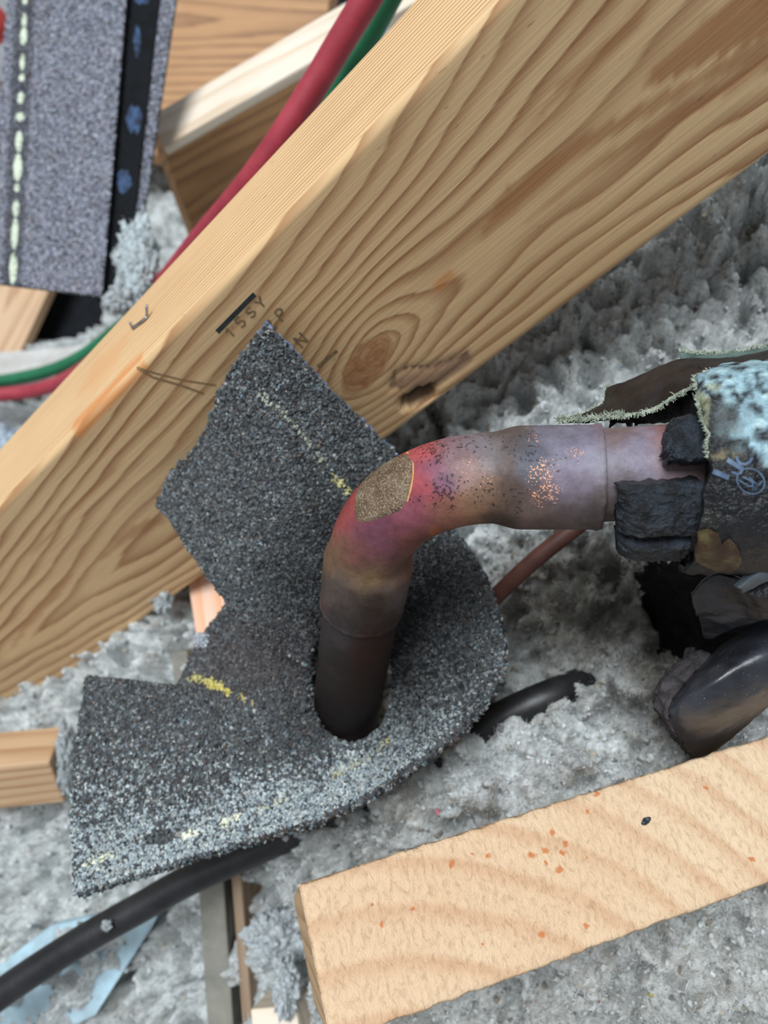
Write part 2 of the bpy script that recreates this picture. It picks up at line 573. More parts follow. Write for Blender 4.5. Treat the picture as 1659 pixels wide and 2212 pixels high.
_c = np.array([P(x, y, z) for x, y, z in ((-160, -100, .62), (1850, -100, .39), (-160, 2320, .38), (1800, 2320, .25))])
_x0, _y0 = _c[:, 0].min() - .02, _c[:, 1].min() - .02
_x1, _y1 = _c[:, 0].max() + .02, _c[:, 1].max() + .02
NX, NY = 560, 640
gx, gy = np.meshgrid(np.linspace(_x0, _x1, NX), np.linspace(_y0, _y1, NY), indexing='ij')
gxy = np.stack([gx, gy], -1)
gz0 = np.concatenate([floor_z(gxy[i:i + 40]) for i in range(0, NX, 40)])
gz = gz0 + floor_relief(gxy, gz0)
G_FLOOR = np.concatenate([gxy, gz[..., None]], -1)


PAL_FIBRE = [(224, 230, 232), (204, 210, 212), (240, 246, 248), (168, 160, 146), (132, 132, 130), (206, 198, 182)]


def fibre_color(p, r, n, cols=None):
    """grey newsprint cellulose with tan, white and a few coloured scraps"""
    base = np.array([srgb(*c) for c in (cols or PAL_FIBRE)])
    w = np.array([.32, .24, .22, .08, .07, .07][:len(base)]); w = w / w.sum()
    c = base[r.choice(len(base), n, p=w)]
    c = c * (1 + .16 * pnoise(p * 34)[:, None])
    if cols is None:
        k = r.random(n)
        for lo, hi, cc in ((0, .0008, (214, 120, 136)), (.0008, .0014, (206, 196, 96)), (.0014, .0034, (150, 184, 214)), (.0034, .008, (130, 108, 88))):
            c[(k >= lo) & (k < hi)] = srgb(*cc)
    return np.clip(c, 0, 1)


def _icosa():
    bm = bmesh.new(); bmesh.ops.create_icosphere(bm, subdivisions=1, radius=1)
    v = np.array([x.co[:] for x in bm.verts]); f = np.array([[x.index for x in q.verts] for q in bm.faces]); bm.free()
    return v, f


ICO_V, ICO_F = _icosa()


def shade_and_char(p, c):
    """shade under the pipe and over the lower fill painted in, with some char"""
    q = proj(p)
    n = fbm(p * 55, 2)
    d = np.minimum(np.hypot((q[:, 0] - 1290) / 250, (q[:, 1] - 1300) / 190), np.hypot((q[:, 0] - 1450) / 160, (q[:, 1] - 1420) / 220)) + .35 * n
    a = (smooth01(1.35, .35, d) * .85)[:, None]  # shade below pipe and sleeve painted in, mixed with scorch
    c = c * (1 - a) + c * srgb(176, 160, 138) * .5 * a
    b = (smooth01(1500, 1950, q[:, 1] + 160 * n) * smooth01(400, 900, q[:, 0]) * .30)[:, None]  # lower fill painted darker for the shade over it
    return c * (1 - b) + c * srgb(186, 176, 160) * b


def fluff_bits(sample, r, n_nod, n_fib, n_flk, off, k=1.0, cols=None):
    """soft nodules, fibres and a few paper flakes on sampled points; returns vertex, triangle and colour lists"""
    V_, F_, C_ = [], [], []
    if n_nod:
        p = sample(n_nod); m = len(ICO_V)
        a = unit(r.normal(size=(n_nod, 3))); b = unit(np.cross(a, r.normal(size=(n_nod, 3)))); c = np.cross(a, b)
        s = k * (.0004 + .0012 * r.random((n_nod, 1)) ** 2)
        sc = s[:, :, None] * r.uniform(.55, 1.3, (n_nod, 3, 1))
        R = np.stack([a, b, c], 1) * sc
        shp = ICO_V[None] * r.uniform(.5, 1.35, (n_nod, m, 1))
        v = np.einsum('nvi,nij->nvj', shp, R) + (p + np.array([0, 0, 1]) * s * .2)[:, None]
        V_.append(v.reshape(-1, 3)); F_.append((ICO_F[None] + (np.arange(n_nod) * m)[:, None, None] + off).reshape(-1, 3))
        C_.append(np.repeat(fibre_color(p, r, n_nod, cols), m, 0)); off += n_nod * m
    TQ = np.array([[0, 1, 3], [0, 3, 2], [2, 3, 5], [2, 5, 4]])
    if n_flk:
        n = n_flk
        p = sample(n); a = unit(r.normal(size=(n, 3)) * (1, 1, .7)); b = unit(np.cross(a, r.normal(size=(n, 3))))
        s = k * (.0004 + .0011 * r.random((n, 1)) ** 2.2); t = s * r.uniform(.2, .6, (n, 1)); nz = np.cross(a, b)
        base = p + np.array([0, 0, 1]) * (s * r.uniform(-.2, .6, (n, 1)))
        q = np.stack([base - a * s - b * t + nz * s * r.uniform(-.5, .5, (n, 1)), base - a * s * .8 + b * t, base - b * t * 1.1 + nz * s * r.uniform(.1, .7, (n, 1)), base + b * t * .9 + nz * s * r.uniform(.1, .7, (n, 1)),
                      base + a * s - b * t * .7 + nz * s * r.uniform(-.5, .5, (n, 1)), base + a * s * .9 + b * t], 1)
        V_.append(q.reshape(-1, 3)); F_.append((TQ[None] + (np.arange(n) * 6)[:, None, None] + off).reshape(-1, 3))
        C_.append(np.repeat(fibre_color(p, r, n, cols), 6, 0)); off += n * 6
    if n_fib:
        n = n_fib
        p = sample(n); a = unit(r.normal(size=(n, 3)) + (0, 0, .5)); b = unit(np.cross(a, r.normal(size=(n, 3)))); nz = np.cross(a, b)
        L = k * (.0010 + .0026 * r.random((n, 1)) ** 1.6); wd = .00004 + .00013 * r.random((n, 1)) ** 2; bend = nz * L * r.uniform(-.6, .6, (n, 1))
        p = p - a * L * .25
        q = np.stack([p - b * wd, p + b * wd, p + a * L * .5 + bend - b * wd, p + a * L * .5 + bend + b * wd, p + a * L - b * wd * .3, p + a * L + b * wd * .3], 1)
        V_.append(q.reshape(-1, 3)); F_.append((TQ[None] + (np.arange(n) * 6)[:, None, None] + off).reshape(-1, 3))
        C_.append(np.repeat(np.clip(fibre_color(p, r, n, cols) * 1.05, 0, 1), 6, 0)); off += n * 6
    return V_, F_, C_


def insulation():
    v = G_FLOOR.reshape(-1, 3); f = grid_faces(NX, NY)
    f = np.concatenate([f[:, [0, 1, 2]], f[:, [0, 2, 3]]])
    n1 = pnoise(v * 90)[:, None]; n2 = pnoise(v * 300)[:, None]
    c = np.clip(srgb(222, 226, 226) * (1 + .22 * n1 + .22 * n2), 0, 1)
    tan = smooth01(.25, .6, pnoise(v * 45 + 5))[:, None]
    c = c * (1 - tan * .3) + srgb(150, 136, 116) * tan * .3
    # soft nodules and fibres standing on it, denser where the surface is near
    pr = proj(v); cell = np.linalg.norm(np.cross(np.diff(G_FLOOR, axis=0)[:, :-1], np.diff(G_FLOOR, axis=1)[:-1]), axis=-1)
    pc = pr.reshape(NX, NY, 3)[:-1, :-1]
    vis = (pc[..., 0] > -60) & (pc[..., 0] < 1720) & (pc[..., 1] > -60) & (pc[..., 1] < 2280) & (pc[..., 2] < .45)
    w = (cell * vis / pc[..., 2] ** 2).ravel(); w = w / w.sum()
    r = np.random.default_rng(3)

    def sample(n):
        k = r.choice(len(w), n, p=w); i, j = k // (NY - 1), k % (NY - 1)
        a, b = r.random((n, 1)), r.random((n, 1))
        return G_FLOOR[i, j] * (1 - a) * (1 - b) + G_FLOOR[i + 1, j] * a * (1 - b) + G_FLOOR[i, j + 1] * (1 - a) * b + G_FLOOR[i + 1, j + 1] * a * b

    V_, F_, C_ = fluff_bits(sample, r, 9000, 240000, 14000, len(v), 1.0)
    c = shade_and_char(v, c); C_ = [shade_and_char(a_, b_) for a_, b_ in zip(V_, C_)]
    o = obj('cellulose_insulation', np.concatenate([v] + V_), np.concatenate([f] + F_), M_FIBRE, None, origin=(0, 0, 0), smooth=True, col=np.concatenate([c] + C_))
    tag(o, 'loose grey cellulose insulation covering the attic floor under everything', 'insulation', kind='stuff')


insulation()

# ------------------------------------------------------------------ the big diagonal beam
BU = V(.72706233, .49750914, -.47314376)                        # along the grain, towards the upper right
BW = V(-.14706013, .78599417, .60048854)                        # from the broad face into the wood
BB = V(.67063677, -.36701202, .64463051)                        # down the broad face
BO = P(540, 547, .22392)
BW_T, BB_T = .038, .089


def beam_uv(x, y):
    p = on_plane(x, y, BO, BW) - BO
    return np.array([p @ BU, p @ BB])


def beam_back(p):
    """distance of a point behind the beam's far broad face"""
    return (p - BO) @ BW - BW_T


def build_beam():
    rad = .0026
    prof = []
    for x in np.linspace(rad, BB_T - rad, 46): prof.append((x, 0, 0))
    def arc(cv, cw, a0, a1, k=5):
        for a in np.linspace(a0, a1, k + 2)[1:-1]: prof.append((cv + rad * math.cos(a), cw + rad * math.sin(a), 1))
    arc(BB_T - rad, rad, -math.pi / 2, 0)
    for x in np.linspace(rad, BW_T - rad, 12): prof.append((BB_T, x, 2))
    arc(BB_T - rad, BW_T - rad, 0, math.pi / 2)
    for x in np.linspace(BB_T - rad, rad, 12): prof.append((x, BW_T, 3))
    arc(rad, BW_T - rad, math.pi / 2, math.pi)
    for x in np.linspace(BW_T - rad, rad, 22): prof.append((0, x, 4))
    arc(rad, rad, math.pi, 1.5 * math.pi)
    prof = np.array(prof); m = len(prof)
    us = np.arange(-.34, .225, .0018); n = len(us)
    u = np.repeat(us, m); v = np.tile(prof[:, 0], n); w = np.tile(prof[:, 1], n)
    kc = beam_uv(792, 788)
    ka = beam_uv(846, 728) - kc; kb = beam_uv(770, 752) - kc
    # broad-face ring field
    vc = kc[1] - .001 - .010 * smooth01(.02, .14, u)
    cath = np.sqrt((v - vc) ** 2 + (.0045 + .006 * smooth01(.03, .12, u)) ** 2) / .0062
    cath = cath * (1 - .3 * smooth01(.02, .16, u)) - u / .062
    def ell(c, a, b):
        d = np.stack([u, v], -1) - c
        M = np.linalg.inv(np.stack([a, b], -1))
        return np.linalg.norm(d @ M.T, axis=-1)
    re = ell(kc, ka, kb)
    rr = ell(kc + ka * .35, ka * 1.25, kb * 1.5)
    f_broad = cath - 5.5 * np.exp(-rr / 1.5)
    p3 = np.stack([u * 12, v * 34, w * 0], -1)
    f_broad = f_broad + .55 * pnoise(p3) + .25 * pnoise(p3 * 2.6 + 8)
    f_top = w / .00175 + .25 * pnoise(np.stack([u * 20, w * 90, w * 0], -1))
    grain = np.where(w < .0021, f_broad, np.where(v < .002, f_top, w / .004 + v / .004))
    d2 = np.stack([u, v], -1)
    toward = [beam_uv(*q) for q in ((868, 836), (846, 836), (852, 806), (880, 794), (935, 792), (975, 778), (1010, 764))]
    toward2 = [beam_uv(*q) for q in ((872, 862), (905, 850), (935, 835), (975, 806), (1012, 778))]
    face = (w < .0012)
    pocket = np.minimum(poly_dist(d2, toward) / .0013, poly_dist(d2, toward2) / .0022)
    pocket = np.where(face, pocket, 9.)
    fill = np.where(face, smooth01(1, .2, poly_dist(d2, [beam_uv(880, 822), beam_uv(930, 808), beam_uv(985, 788)]) / .0075), 0)
    hd = poly_dist(d2, [beam_uv(885, 868), beam_uv(922, 850)]) / .0042
    hole = np.where(face, smooth01(1.0, .35, hd), 0)
    w_off = hole * .007 + np.where(face, smooth01(1, .3, pocket) * .0007, 0)
    # dimple and resin
    t1 = [beam_uv(300, 785), beam_uv(250, 845), beam_uv(215, 885), beam_uv(165, 935)]
    dr = np.where(v < .012, poly_dist(np.stack([u, v * .8 + np.maximum(w - .000, 0) * .45], -1), [q * (1, 0) + (0, .0016) for q in t1]), 9)
    stain = smooth01(.0014, .0003, dr + .0009 * pnoise(np.stack([u * 60, v * 500, w * 500], -1))) * .75
    s2 = beam_uv(430, 668)[0]
    top = v < .003
    o2 = beam_uv(195, 868)[0]
    st2 = np.where(top, smooth01(.016, .006, np.hypot((u - o2) * .8, (w - .019) * 1.6) + .004 * pnoise(np.stack([u * 90, w * 160, v], -1))), 0) * .28
    gb = beam_uv(960, 606)
    st3 = np.where(face, smooth01(1, .55, np.hypot((u - gb[0]) / .0055, (v - gb[1]) / .0028) + .25 * pnoise(np.stack([u * 600, v * 600, w], -1))), 0) * .6
    stain = np.clip(np.maximum(np.maximum(stain, st2), st3), 0, 1)
    brown = np.zeros(len(u))
    def zone(pts, ws, amt, sd):
        nonlocal brown
        uv = np.array([beam_uv(*q) for q in pts]); ws = np.array(ws) / 1000.
        uu = uv[:, 0]
        o_ = np.argsort(uu)
        vv = np.interp(u, uu[o_], uv[o_, 1]); wd = np.interp(u, uu[o_], ws[o_])
        inr = smooth01(uu.min() - .002, uu.min() + .004, u) * smooth01(uu.max() + .003, uu.max() - .003, u)
        nn = pnoise(np.stack([u * 45, v * 150, u * 0 + sd], -1)) * .0016 + pnoise(np.stack([u * 200, v * 500, u * 0 + sd], -1)) * .0005
        brown = np.maximum(brown, np.where(face, amt * inr * smooth01(.0006, -.0006, np.abs(v - vv + nn) - wd), 0))
    zone([(1385, 192), (1450, 140), (1560, 70), (1700, -20), (1800, -90)], [.3, 4, 6.5, 8, 9], .85, 1)
    zone([(1030, 520), (1110, 425), (1200, 355), (1330, 270), (1480, 190), (1700, 70)], [1, 3.4, 2.4, 2.2, 1.8, 2], .7, 2)
    zone([(1120, 300), (1220, 190), (1310, 100), (1400, 10)], [.3, 2, 2.4, 2], .6, 3)
    zone([(1130, 490), (1300, 350), (1480, 240), (1700, 120)], [.4, 1.4, 1.6, 1.4], .6, 4)
    zone([(215, 1215), (270, 1160), (350, 1120)], [.3, 2.4, 3], .6, 5)
    zone([(20, 1400), (90, 1310), (160, 1240)], [.4, 2.6, .8], .55, 6)
    zone([(60, 1200), (180, 1080), (300, 960)], [.3, 1.2, .4], .5, 7)
    # a slight bow of the sawn faces
    pos = BO + u[:, None] * BU + v[:, None] * BB + (w + w_off)[:, None] * BW
    faces = grid_faces(n, m)
    wrap = np.stack([np.arange(n - 1) * m + m - 1, np.arange(n - 1) * m, np.arange(1, n) * m, np.arange(1, n) * m + m - 1], -1)
    faces = np.concatenate([faces, wrap])
    root = thing('timber_beam', 'thick pine beam with swirling knotty grain running diagonally across the picture', 'beam', tuple(BO + BU * 0 + BB * .04 + BW * .019))
    fl = [tuple(q) for q in faces[:, ::-1].tolist()] + [list(range(m)), list(range((n - 1) * m, n * m))[::-1]]
    obj('beam_body', pos, fl, M_BEAM, root, attrs={'gco': np.stack([u, v, w], -1), 'grain': grain, 'knot': np.where(w < .003, re, 9.), 'pocket': pocket,
        'pocketfill': fill, 'hole': hole, 'stain': stain, 'brown': brown}, bvh='beam')
    # ink stamp, pencil lines
    v_, f_ = ribbon_mesh([([(469, 717), (550, 635)], 11)], 11, 'beam', .00012)
    tag(obj('stamp_bar', v_, f_, M_BAR, root), 'black ink bar of the grade stamp')
    ex, ey = np.array([.715, -.70]), np.array([-.70, -.715])     # reading direction and letter height of the stamp
    GL = {'1': [[(0, .75), (.35, 1), (.35, 0)]], '5': [[(.7, 1), (.1, 1), (.1, .58), (.5, .6), (.75, .35), (.5, .02), (.05, .1)]],
          'S': [[(.75, .85), (.4, 1), (.08, .78), (.2, .55), (.6, .45), (.78, .22), (.4, 0), (.05, .15)]],
          'Y': [[(0, 1), (.4, .5), (.8, 1)], [(.4, .5), (.4, 0)]], 'P': [[(.1, 0), (.1, 1), (.55, 1), (.78, .75), (.55, .48), (.1, .48)]],
          '2': [[(.05, .8), (.35, 1), (.72, .78), (.1, 0), (.78, 0)]], '4': [[(.6, 0), (.6, 1), (.05, .3), (.8, .3)]], 'N': [[(.08, 0), (.08, 1), (.75, 0), (.75, 1)]]}
    def letters(txt, x, y, h, sp):
        out = []
        for i, ch in enumerate(txt):
            o_ = np.array([x, y]) + ex * sp * i
            for st in GL.get(ch, []): out.append([tuple(o_ + ex * px * h * .95 + ey * py * h) for px, py in st])
        return out
    lines = letters('15SY', 500, 731, 23, 30) + letters(' 2P', 560, 742, 25, 34) + letters('N', 652, 752, 28, 30)
    v_, f_ = ribbon_mesh(lines + [([(686, 792), (728, 757)], 7)], 4.2, 'beam', .0001)
    tag(obj('stamp_lettering', v_, f_, M_INK, root), 'faded grey grade stamp lettering')
    v_, f_ = ribbon_mesh([([(296, 793), (330, 815), (390, 832), (440, 850)], 4.5), ([(296, 793), (335, 806), (400, 822), (466, 832)], 3.5), ([(298, 795), (318, 806)], 8)], 4, 'beam', .0001)
    tag(obj('pencil_mark', v_, f_, M_PENCIL, root), 'pair of pencil lines drawn from one point')
    # staple stuck in the narrow face
    p0, _ = cast(BV['beam'], 288, 712); p1, _ = cast(BV['beam'], 318, 690)
    out = -BB
    q0, q1 = p0 + out * .0032, p1 + out * .0036
    l0, l1 = P(281, 697, proj(q0)[2] - .0005), P(317, 660, proj(q1)[2] - .001)
    path = np.array([l0, q0 * .97 + l0 * .03, q0, q0 * .95 + q1 * .05, q1 * .95 + q0 * .05, q1, q1 * .96 + l1 * .04, l1])
    path = np.array([p0 - out * .002, p0 + out * .0026, p0 + out * .003 + (p1 - p0) * .06, p1 + out * .003 - (p1 - p0) * .06, p1 + out * .0026, p1 - out * .002])
    path = np.array([l0, p0 + (l0 - p0) * .15, p0 + (p1 - p0) * .05 + out * .0006, p1 - (p1 - p0) * .05 + out * .0006, p1 + (l1 - p1) * .15, l1])
    vv, ff, s, a = tube(lin(path, 26), .00048, 8)
    tag(obj('staple', vv, capped(vv, ff, 26, 8), M_STEEL, root), 'bent steel staple')
    return root


BEAM = build_beam()

# ------------------------------------------------------------------ copper pipe with its elbow
PC = np.array([-.0008, .0084, .198])                             # where the two axes meet (right, up, away)
P_UP = unit(np.array([.114, .709, -.697])); P_H = unit(np.array([.989, .0, -.148]))


def cp(c):
    return RW @ np.array([c[0], c[1], -c[2]]) + CAM


def copper_mat(name):
    t = NT(name); c = t.attr('col', color=True); sp = t.attr('speck'); co = t.n('TexCoord').outputs['Object']
    n1 = t.noise(co, 90, 5, .6); n2 = t.noise(co, 1150, 2, .5); n3 = t.noise(co, 2200, 2, .5)
    c = t.mix(.75, c, t.ramp(n1, [(.3, (.58, .54, .56, 1)), (.7, (1.2, 1.17, 1.15, 1))]), 'MULTIPLY')
    c = t.mix(.5, c, t.ramp(t.noise(co, 420, 4, .7), [(.35, (.62, .6, .6, 1)), (.6, (1.08, 1.08, 1.08, 1))]), 'MULTIPLY')
    # black soot specks, thick where the flame licked
    k = t.math('ADD', n2, t.math('MULTIPLY', t.math('SUBTRACT', sp, 1.0), .24))
    c = t.mix(t.ramp(k, [(.565, 0.0), (.60, .8)]), c, C4((48, 36, 38)))
    # bare bright copper flecks
    k2 = t.math('ADD', n3, t.math('MULTIPLY', t.math('SUBTRACT', t.attr('fleck'), 1.0), .22))
    fl = t.ramp(k2, [(.58, 0.0), (.62, .9)])
    c = t.mix(fl, c, C4((236, 170, 132)))
    h = t.math('ADD', n2, n1)
    return t.out(Base_Color=c, Roughness=t.ramp(n1, [(.3, .46), (.7, .64)]), Metallic=.08, Specular_IOR_Level=.3, Normal=t.bump(h, .22, .0004))


M_COPPER = copper_mat('oxidised_copper')
# colour left by the torch, plus the riser's shade painted dark: (x, y, radius, colour) where each tint is seen on the metal
TINT = [(735, 1080, 60, (206, 84, 76)), (800, 990, 55, (216, 88, 84)), (900, 960, 45, (220, 92, 92)), (905, 1040, 42, (212, 88, 100)), (880, 1120, 40, (176, 92, 112)),
        (800, 1150, 50, (150, 86, 110)), (830, 1190, 40, (140, 80, 96)), (760, 1190, 40, (168, 96, 84)), (900, 1180, 40, (160, 96, 80)), (970, 1120, 40, (176, 112, 92)),
        (930, 1010, 26, (170, 110, 140)), (955, 1035, 24, (160, 118, 150)), (985, 965, 40, (176, 140, 150)), (1010, 1010, 40, (190, 150, 142)), (1030, 960, 30, (168, 160, 166)),
        (1060, 990, 36, (158, 150, 152)), (1050, 1060, 36, (170, 134, 106)), (1020, 1110, 36, (168, 124, 92)), (940, 1148, 14, (214, 120, 40)), (1080, 1110, 26, (96, 78, 66)), (1060, 1130, 22, (90, 72, 60)), (1108, 1060, 26, (110, 90, 82)),
        (1100, 930, 40, (120, 106, 100)), (1100, 1000, 24, (120, 100, 92)), (1150, 970, 36, (104, 112, 128)), (1150, 1020, 26, (110, 112, 126)), (1200, 950, 40, (150, 146, 166)), (1250, 980, 50, (164, 160, 184)), (1230, 1040, 45, (160, 146, 166)),
        (1290, 1000, 30, (168, 166, 180)), (1160, 1090, 40, (134, 112, 104)), (1230, 1100, 45, (118, 104, 104)), (1290, 1120, 40, (92, 82, 80)), (1180, 1135, 30, (110, 94, 86)), (1100, 1125, 20, (80, 66, 58)),
        (1340, 940, 30, (168, 142, 136)), (1380, 980, 50, (176, 168, 190)), (1350, 1040, 40, (152, 140, 148)), (1430, 932, 26, (186, 126, 118)), (1440, 980, 30, (190, 152, 156)), (1330, 1080, 30, (130, 116, 112)),
        (720, 1200, 40, (150, 118, 84)), (800, 1245, 40, (168, 136, 92)), (740, 1250, 30, (120, 98, 80)), (870, 1240, 40, (150, 112, 92)), (780, 1225, 18, (110, 80, 66)), (720, 1270, 30, (104, 92, 86)), (800, 1290, 40, (98, 84, 76)), (870, 1285, 30, (122, 112, 108)),
        (800, 1330, 50, (66, 54, 50)), (740, 1360, 45, (78, 70, 70)), (800, 1400, 50, (70, 40, 28)), (730, 1450, 50, (56, 46, 44)), (780, 1480, 50, (56, 30, 22)), (740, 1540, 60, (34, 26, 24))]
SOOT = [(935, 975, 50, 1.25), (960, 1060, 60, 1.35), (900, 1090, 40, .9), (1040, 1060, 60, 1.0), (1000, 950, 70, .9), (1060, 950, 50, .8), (1100, 960, 50, .9), (1140, 980, 45, 1.1), (1200, 1000, 60, .8), (1120, 1080, 50, 1.0), (850, 1110, 50, .5)]
FLECK = [(1170, 1020, 36, 1.25), (1190, 1050, 30, 1.35), (1165, 1070, 26, 1.3), (1250, 980, 24, 1.15), (1150, 940, 30, .95), (1050, 1040, 45, .75), (1000, 1020, 45, .7)]


def tint(v, base):
    p = proj(v)[:, :2]
    p = p + np.stack([fbm(v * 170, 3), fbm(v * 170 + 40, 3)], -1) * 15 + np.stack([fbm(v * 700, 2), fbm(v * 700 + 40, 2)], -1) * 6
    def blend(lst, k=None, b=None):
        W = np.stack([np.exp(-((p - (x, y)) ** 2).sum(-1) / (r * r)) for x, y, r, _ in lst], -1)
        val = np.array([c for *_, c in lst], float)
        return W, val
    W, val = blend(TINT)
    colv = np.array([srgb(*c) for c in val]); colv = (colv * .82 + colv.mean(1, keepdims=True) * .10) * .66
    w0 = .02
    c = ((W ** 1.3) @ colv + w0 * srgb(*base)) / ((W ** 1.3).sum(-1, keepdims=True) + w0)
    W, val = blend(SOOT); s = np.clip((W * val).max(-1), 0, 1.4)
    W, val = blend(FLECK); fl = np.clip((W * val).max(-1), 0, 1.4)
    return c, s, fl


def build_pipe():
    turn = math.acos(np.dot(P_UP, P_H)); Rb = .035; T = Rb * math.tan(turn / 2)
    a0 = PC - P_UP * T; b0 = PC + P_H * T
    ctr = a0 + unit(P_H - P_UP * np.dot(P_UP, P_H)) * Rb
    arc = []
    e1 = unit(a0 - ctr); e2 = P_UP
    for th in np.linspace(0, turn, 120): arc.append(ctr + Rb * (math.cos(th) * e1 + math.sin(th) * e2))
    CUP = .0225
    pre = [a0 - P_UP * s for s in np.linspace(CUP, .0003, 76)]
    post = [b0 + P_H * s for s in np.linspace(.0003, CUP + .003, 84)]
    path = np.array([cp(c) for c in pre + arc + post])
    s = np.concatenate([[0], np.cumsum(np.linalg.norm(np.diff(path, axis=0), axis=1))])
    L = s[-1]; r_t, r_c = .01125, .0126
    s1 = CUP; s2 = L - CUP - .001
    rad = r_t + (r_c - r_t) * (1 - smooth01(s1 - .003, s1 + .003, s)) * (.72 + .28 * smooth01(0, .008, s)) + (r_c + .0001 - r_t) * smooth01(s2 - .003, s2 + .0045, s)
    rad += .00025 * np.exp(-((s - .0008) / .0007) ** 2) + .00025 * np.exp(-((s - L + .0008) / .0007) ** 2)
    u0 = RW @ np.array([0, 0, 1.0])
    root = thing('copper_pipe', 'heat-tinted copper pipe rising from the shingle scrap and bending right through an elbow', 'pipe', tuple(cp(a0 - P_UP * .09)))
    seg = 200
    # elbow with an inner wall at both mouths
    path2 = np.concatenate([path[:6][::-1], path, path[-6:][::-1]])
    rad2 = np.concatenate([np.full(6, .0113), rad, np.full(6, .0113)])
    n = len(path)
    v, f, ss, aa = tube(path, rad, seg, u0)
    # ragged silver solder at the mouths
    lip = np.exp(-((ss - L + .0002) / .0012) ** 2) + np.exp(-((ss - .0002) / .0012) ** 2)
    axis = np.repeat(path, seg, 0)
    v = v + unit(v - axis) * (lip * .00028 * fbm(v * 420, 2))[:, None]
    # close the mouths with a ring to the inner tube
    c, so, fl = tint(v, (140, 96, 80))
    fv = [tuple(q) for q in f.tolist()]
    va = [v]; off = len(v)
    ring0 = path[0] + (v[:seg] - path[0]) * (.0114 / rad[0]); ring1 = path[-1] + (v[-seg:] - path[-1]) * (.0112 / rad[-1])
    va += [ring0, ring1]
    for j in range(seg):
        k = (j + 1) % seg
        fv.append((j, off + j, off + k, k)); fv.append(((n - 1) * seg + k, off + seg + k, off + seg + j, (n - 1) * seg + j))
    v_all = np.concatenate(va)
    pad = lambda x: np.concatenate([x, x[:seg], x[-seg:]])
    e = obj('elbow', v_all, fv, M_COPPER, root, attrs={'speck': pad(so), 'fleck': pad(fl)}, col=pad(c), bvh='elbow')
    e['label'] = 'copper elbow fitting scorched red, purple and grey'
    # riser
    pth = np.array([cp(a0 - P_UP * x) for x in np.linspace(CUP - .006, .113, 60)])
    v, f, ss, aa = tube(pth, .0115, 72, u0); c, so, fl = tint(v, (46, 34, 32))  # sooty base, also painted dark for the elbow's shade
    e = obj('riser_tube', v, capped(v, f, 60, 72), M_COPPER, root, attrs={'speck': so, 'fleck': fl}, col=c, bvh='riser')
    e['label'] = 'sooty upright tube, painted darker for the shade under the elbow'
    # run to the right, tipped up a little in the socket
    hd = unit(P_H + np.array([0, .045, -.02])); st = b0 + P_H * (CUP - .008)
    pth = np.array([cp(st + hd * x) for x in np.linspace(0, .155, 70)])
    v, f, ss, aa = tube(pth, .0112, 96, u0)
    v = v + unit(v - np.repeat(pth, 96, 0)) * (.00022 * np.exp(-((ss - .013) / .004) ** 2) * fbm(v * 300, 2))[:, None]
    c, so, fl = tint(v, (140, 120, 120))
    e = obj('run_tube', v, capped(v, f, 70, 96), M_COPPER, root, attrs={'speck': so * .6, 'fleck': fl}, col=c, bvh='run')
    # burnt crust on the outside of the bend
    t = NT('burnt_crust'); co = t.n('TexCoord').outputs['Object']
    n1, n2 = t.noise(co, 260, 4, .6), t.noise(co, 1900, 3, .7)
    cc = t.ramp(n1, [(.3, C4((84, 62, 46))), (.55, C4((118, 96, 74))), (.7, C4((140, 128, 108)))])
    cc = t.mix(t.ramp(n2, [(.52, 0.0), (.66, .75)]), cc, C4((196, 178, 150)))
    cc = t.mix(t.ramp(n2, [(.3, .7), (.42, 0.0)]), cc, C4((40, 32, 28)))
    mcr = t.out(Base_Color=cc, Roughness=.5, Metallic=.2, Normal=t.bump(t.math('ADD', n1, n2), .7, .0006))
    poly = [(771, 1123), (766, 1100), (770, 1065), (783, 1035), (805, 1010), (835, 990), (862, 981), (880, 982), (893, 1000), (890, 1030), (884, 1060), (876, 1085), (866, 1102), (845, 1110), (825, 1118), (800, 1126), (780, 1128)]
    v, f = patch_mesh(poly, 'elbow', .00004, 4, .3, .0003)
    tag(obj('burnt_crust', v, f, mcr, root), 'brown gritty burnt crust on the outside of the bend')
    v, f = ribbon_mesh([([(774, 1050), (785, 1030), (806, 1005), (836, 985), (864, 977), (884, 980)], 5.5), ([(893, 1000), (893, 1028), (888, 1056), (880, 1084)], 3.5)], 3, 'elbow', .00012)
    tag(obj('crust_rim', v, f, flat_mat('orange_rim', (204, 128, 52), (214, 170, 120), 900, .5, .2), root), 'thin orange rim around the crust')
    return root


PIPE = build_pipe()
H_AX = unit(P_H + np.array([0, .045, -.02]))
H_O = PC + P_H * (.035 * math.tan(math.acos(np.dot(P_UP, P_H)) / 2) + .0145)  # a point on the run's axis

# ------------------------------------------------------------------ shingle scrap slit and wrapped round the riser
SH_C = (757, 1478, .2625)


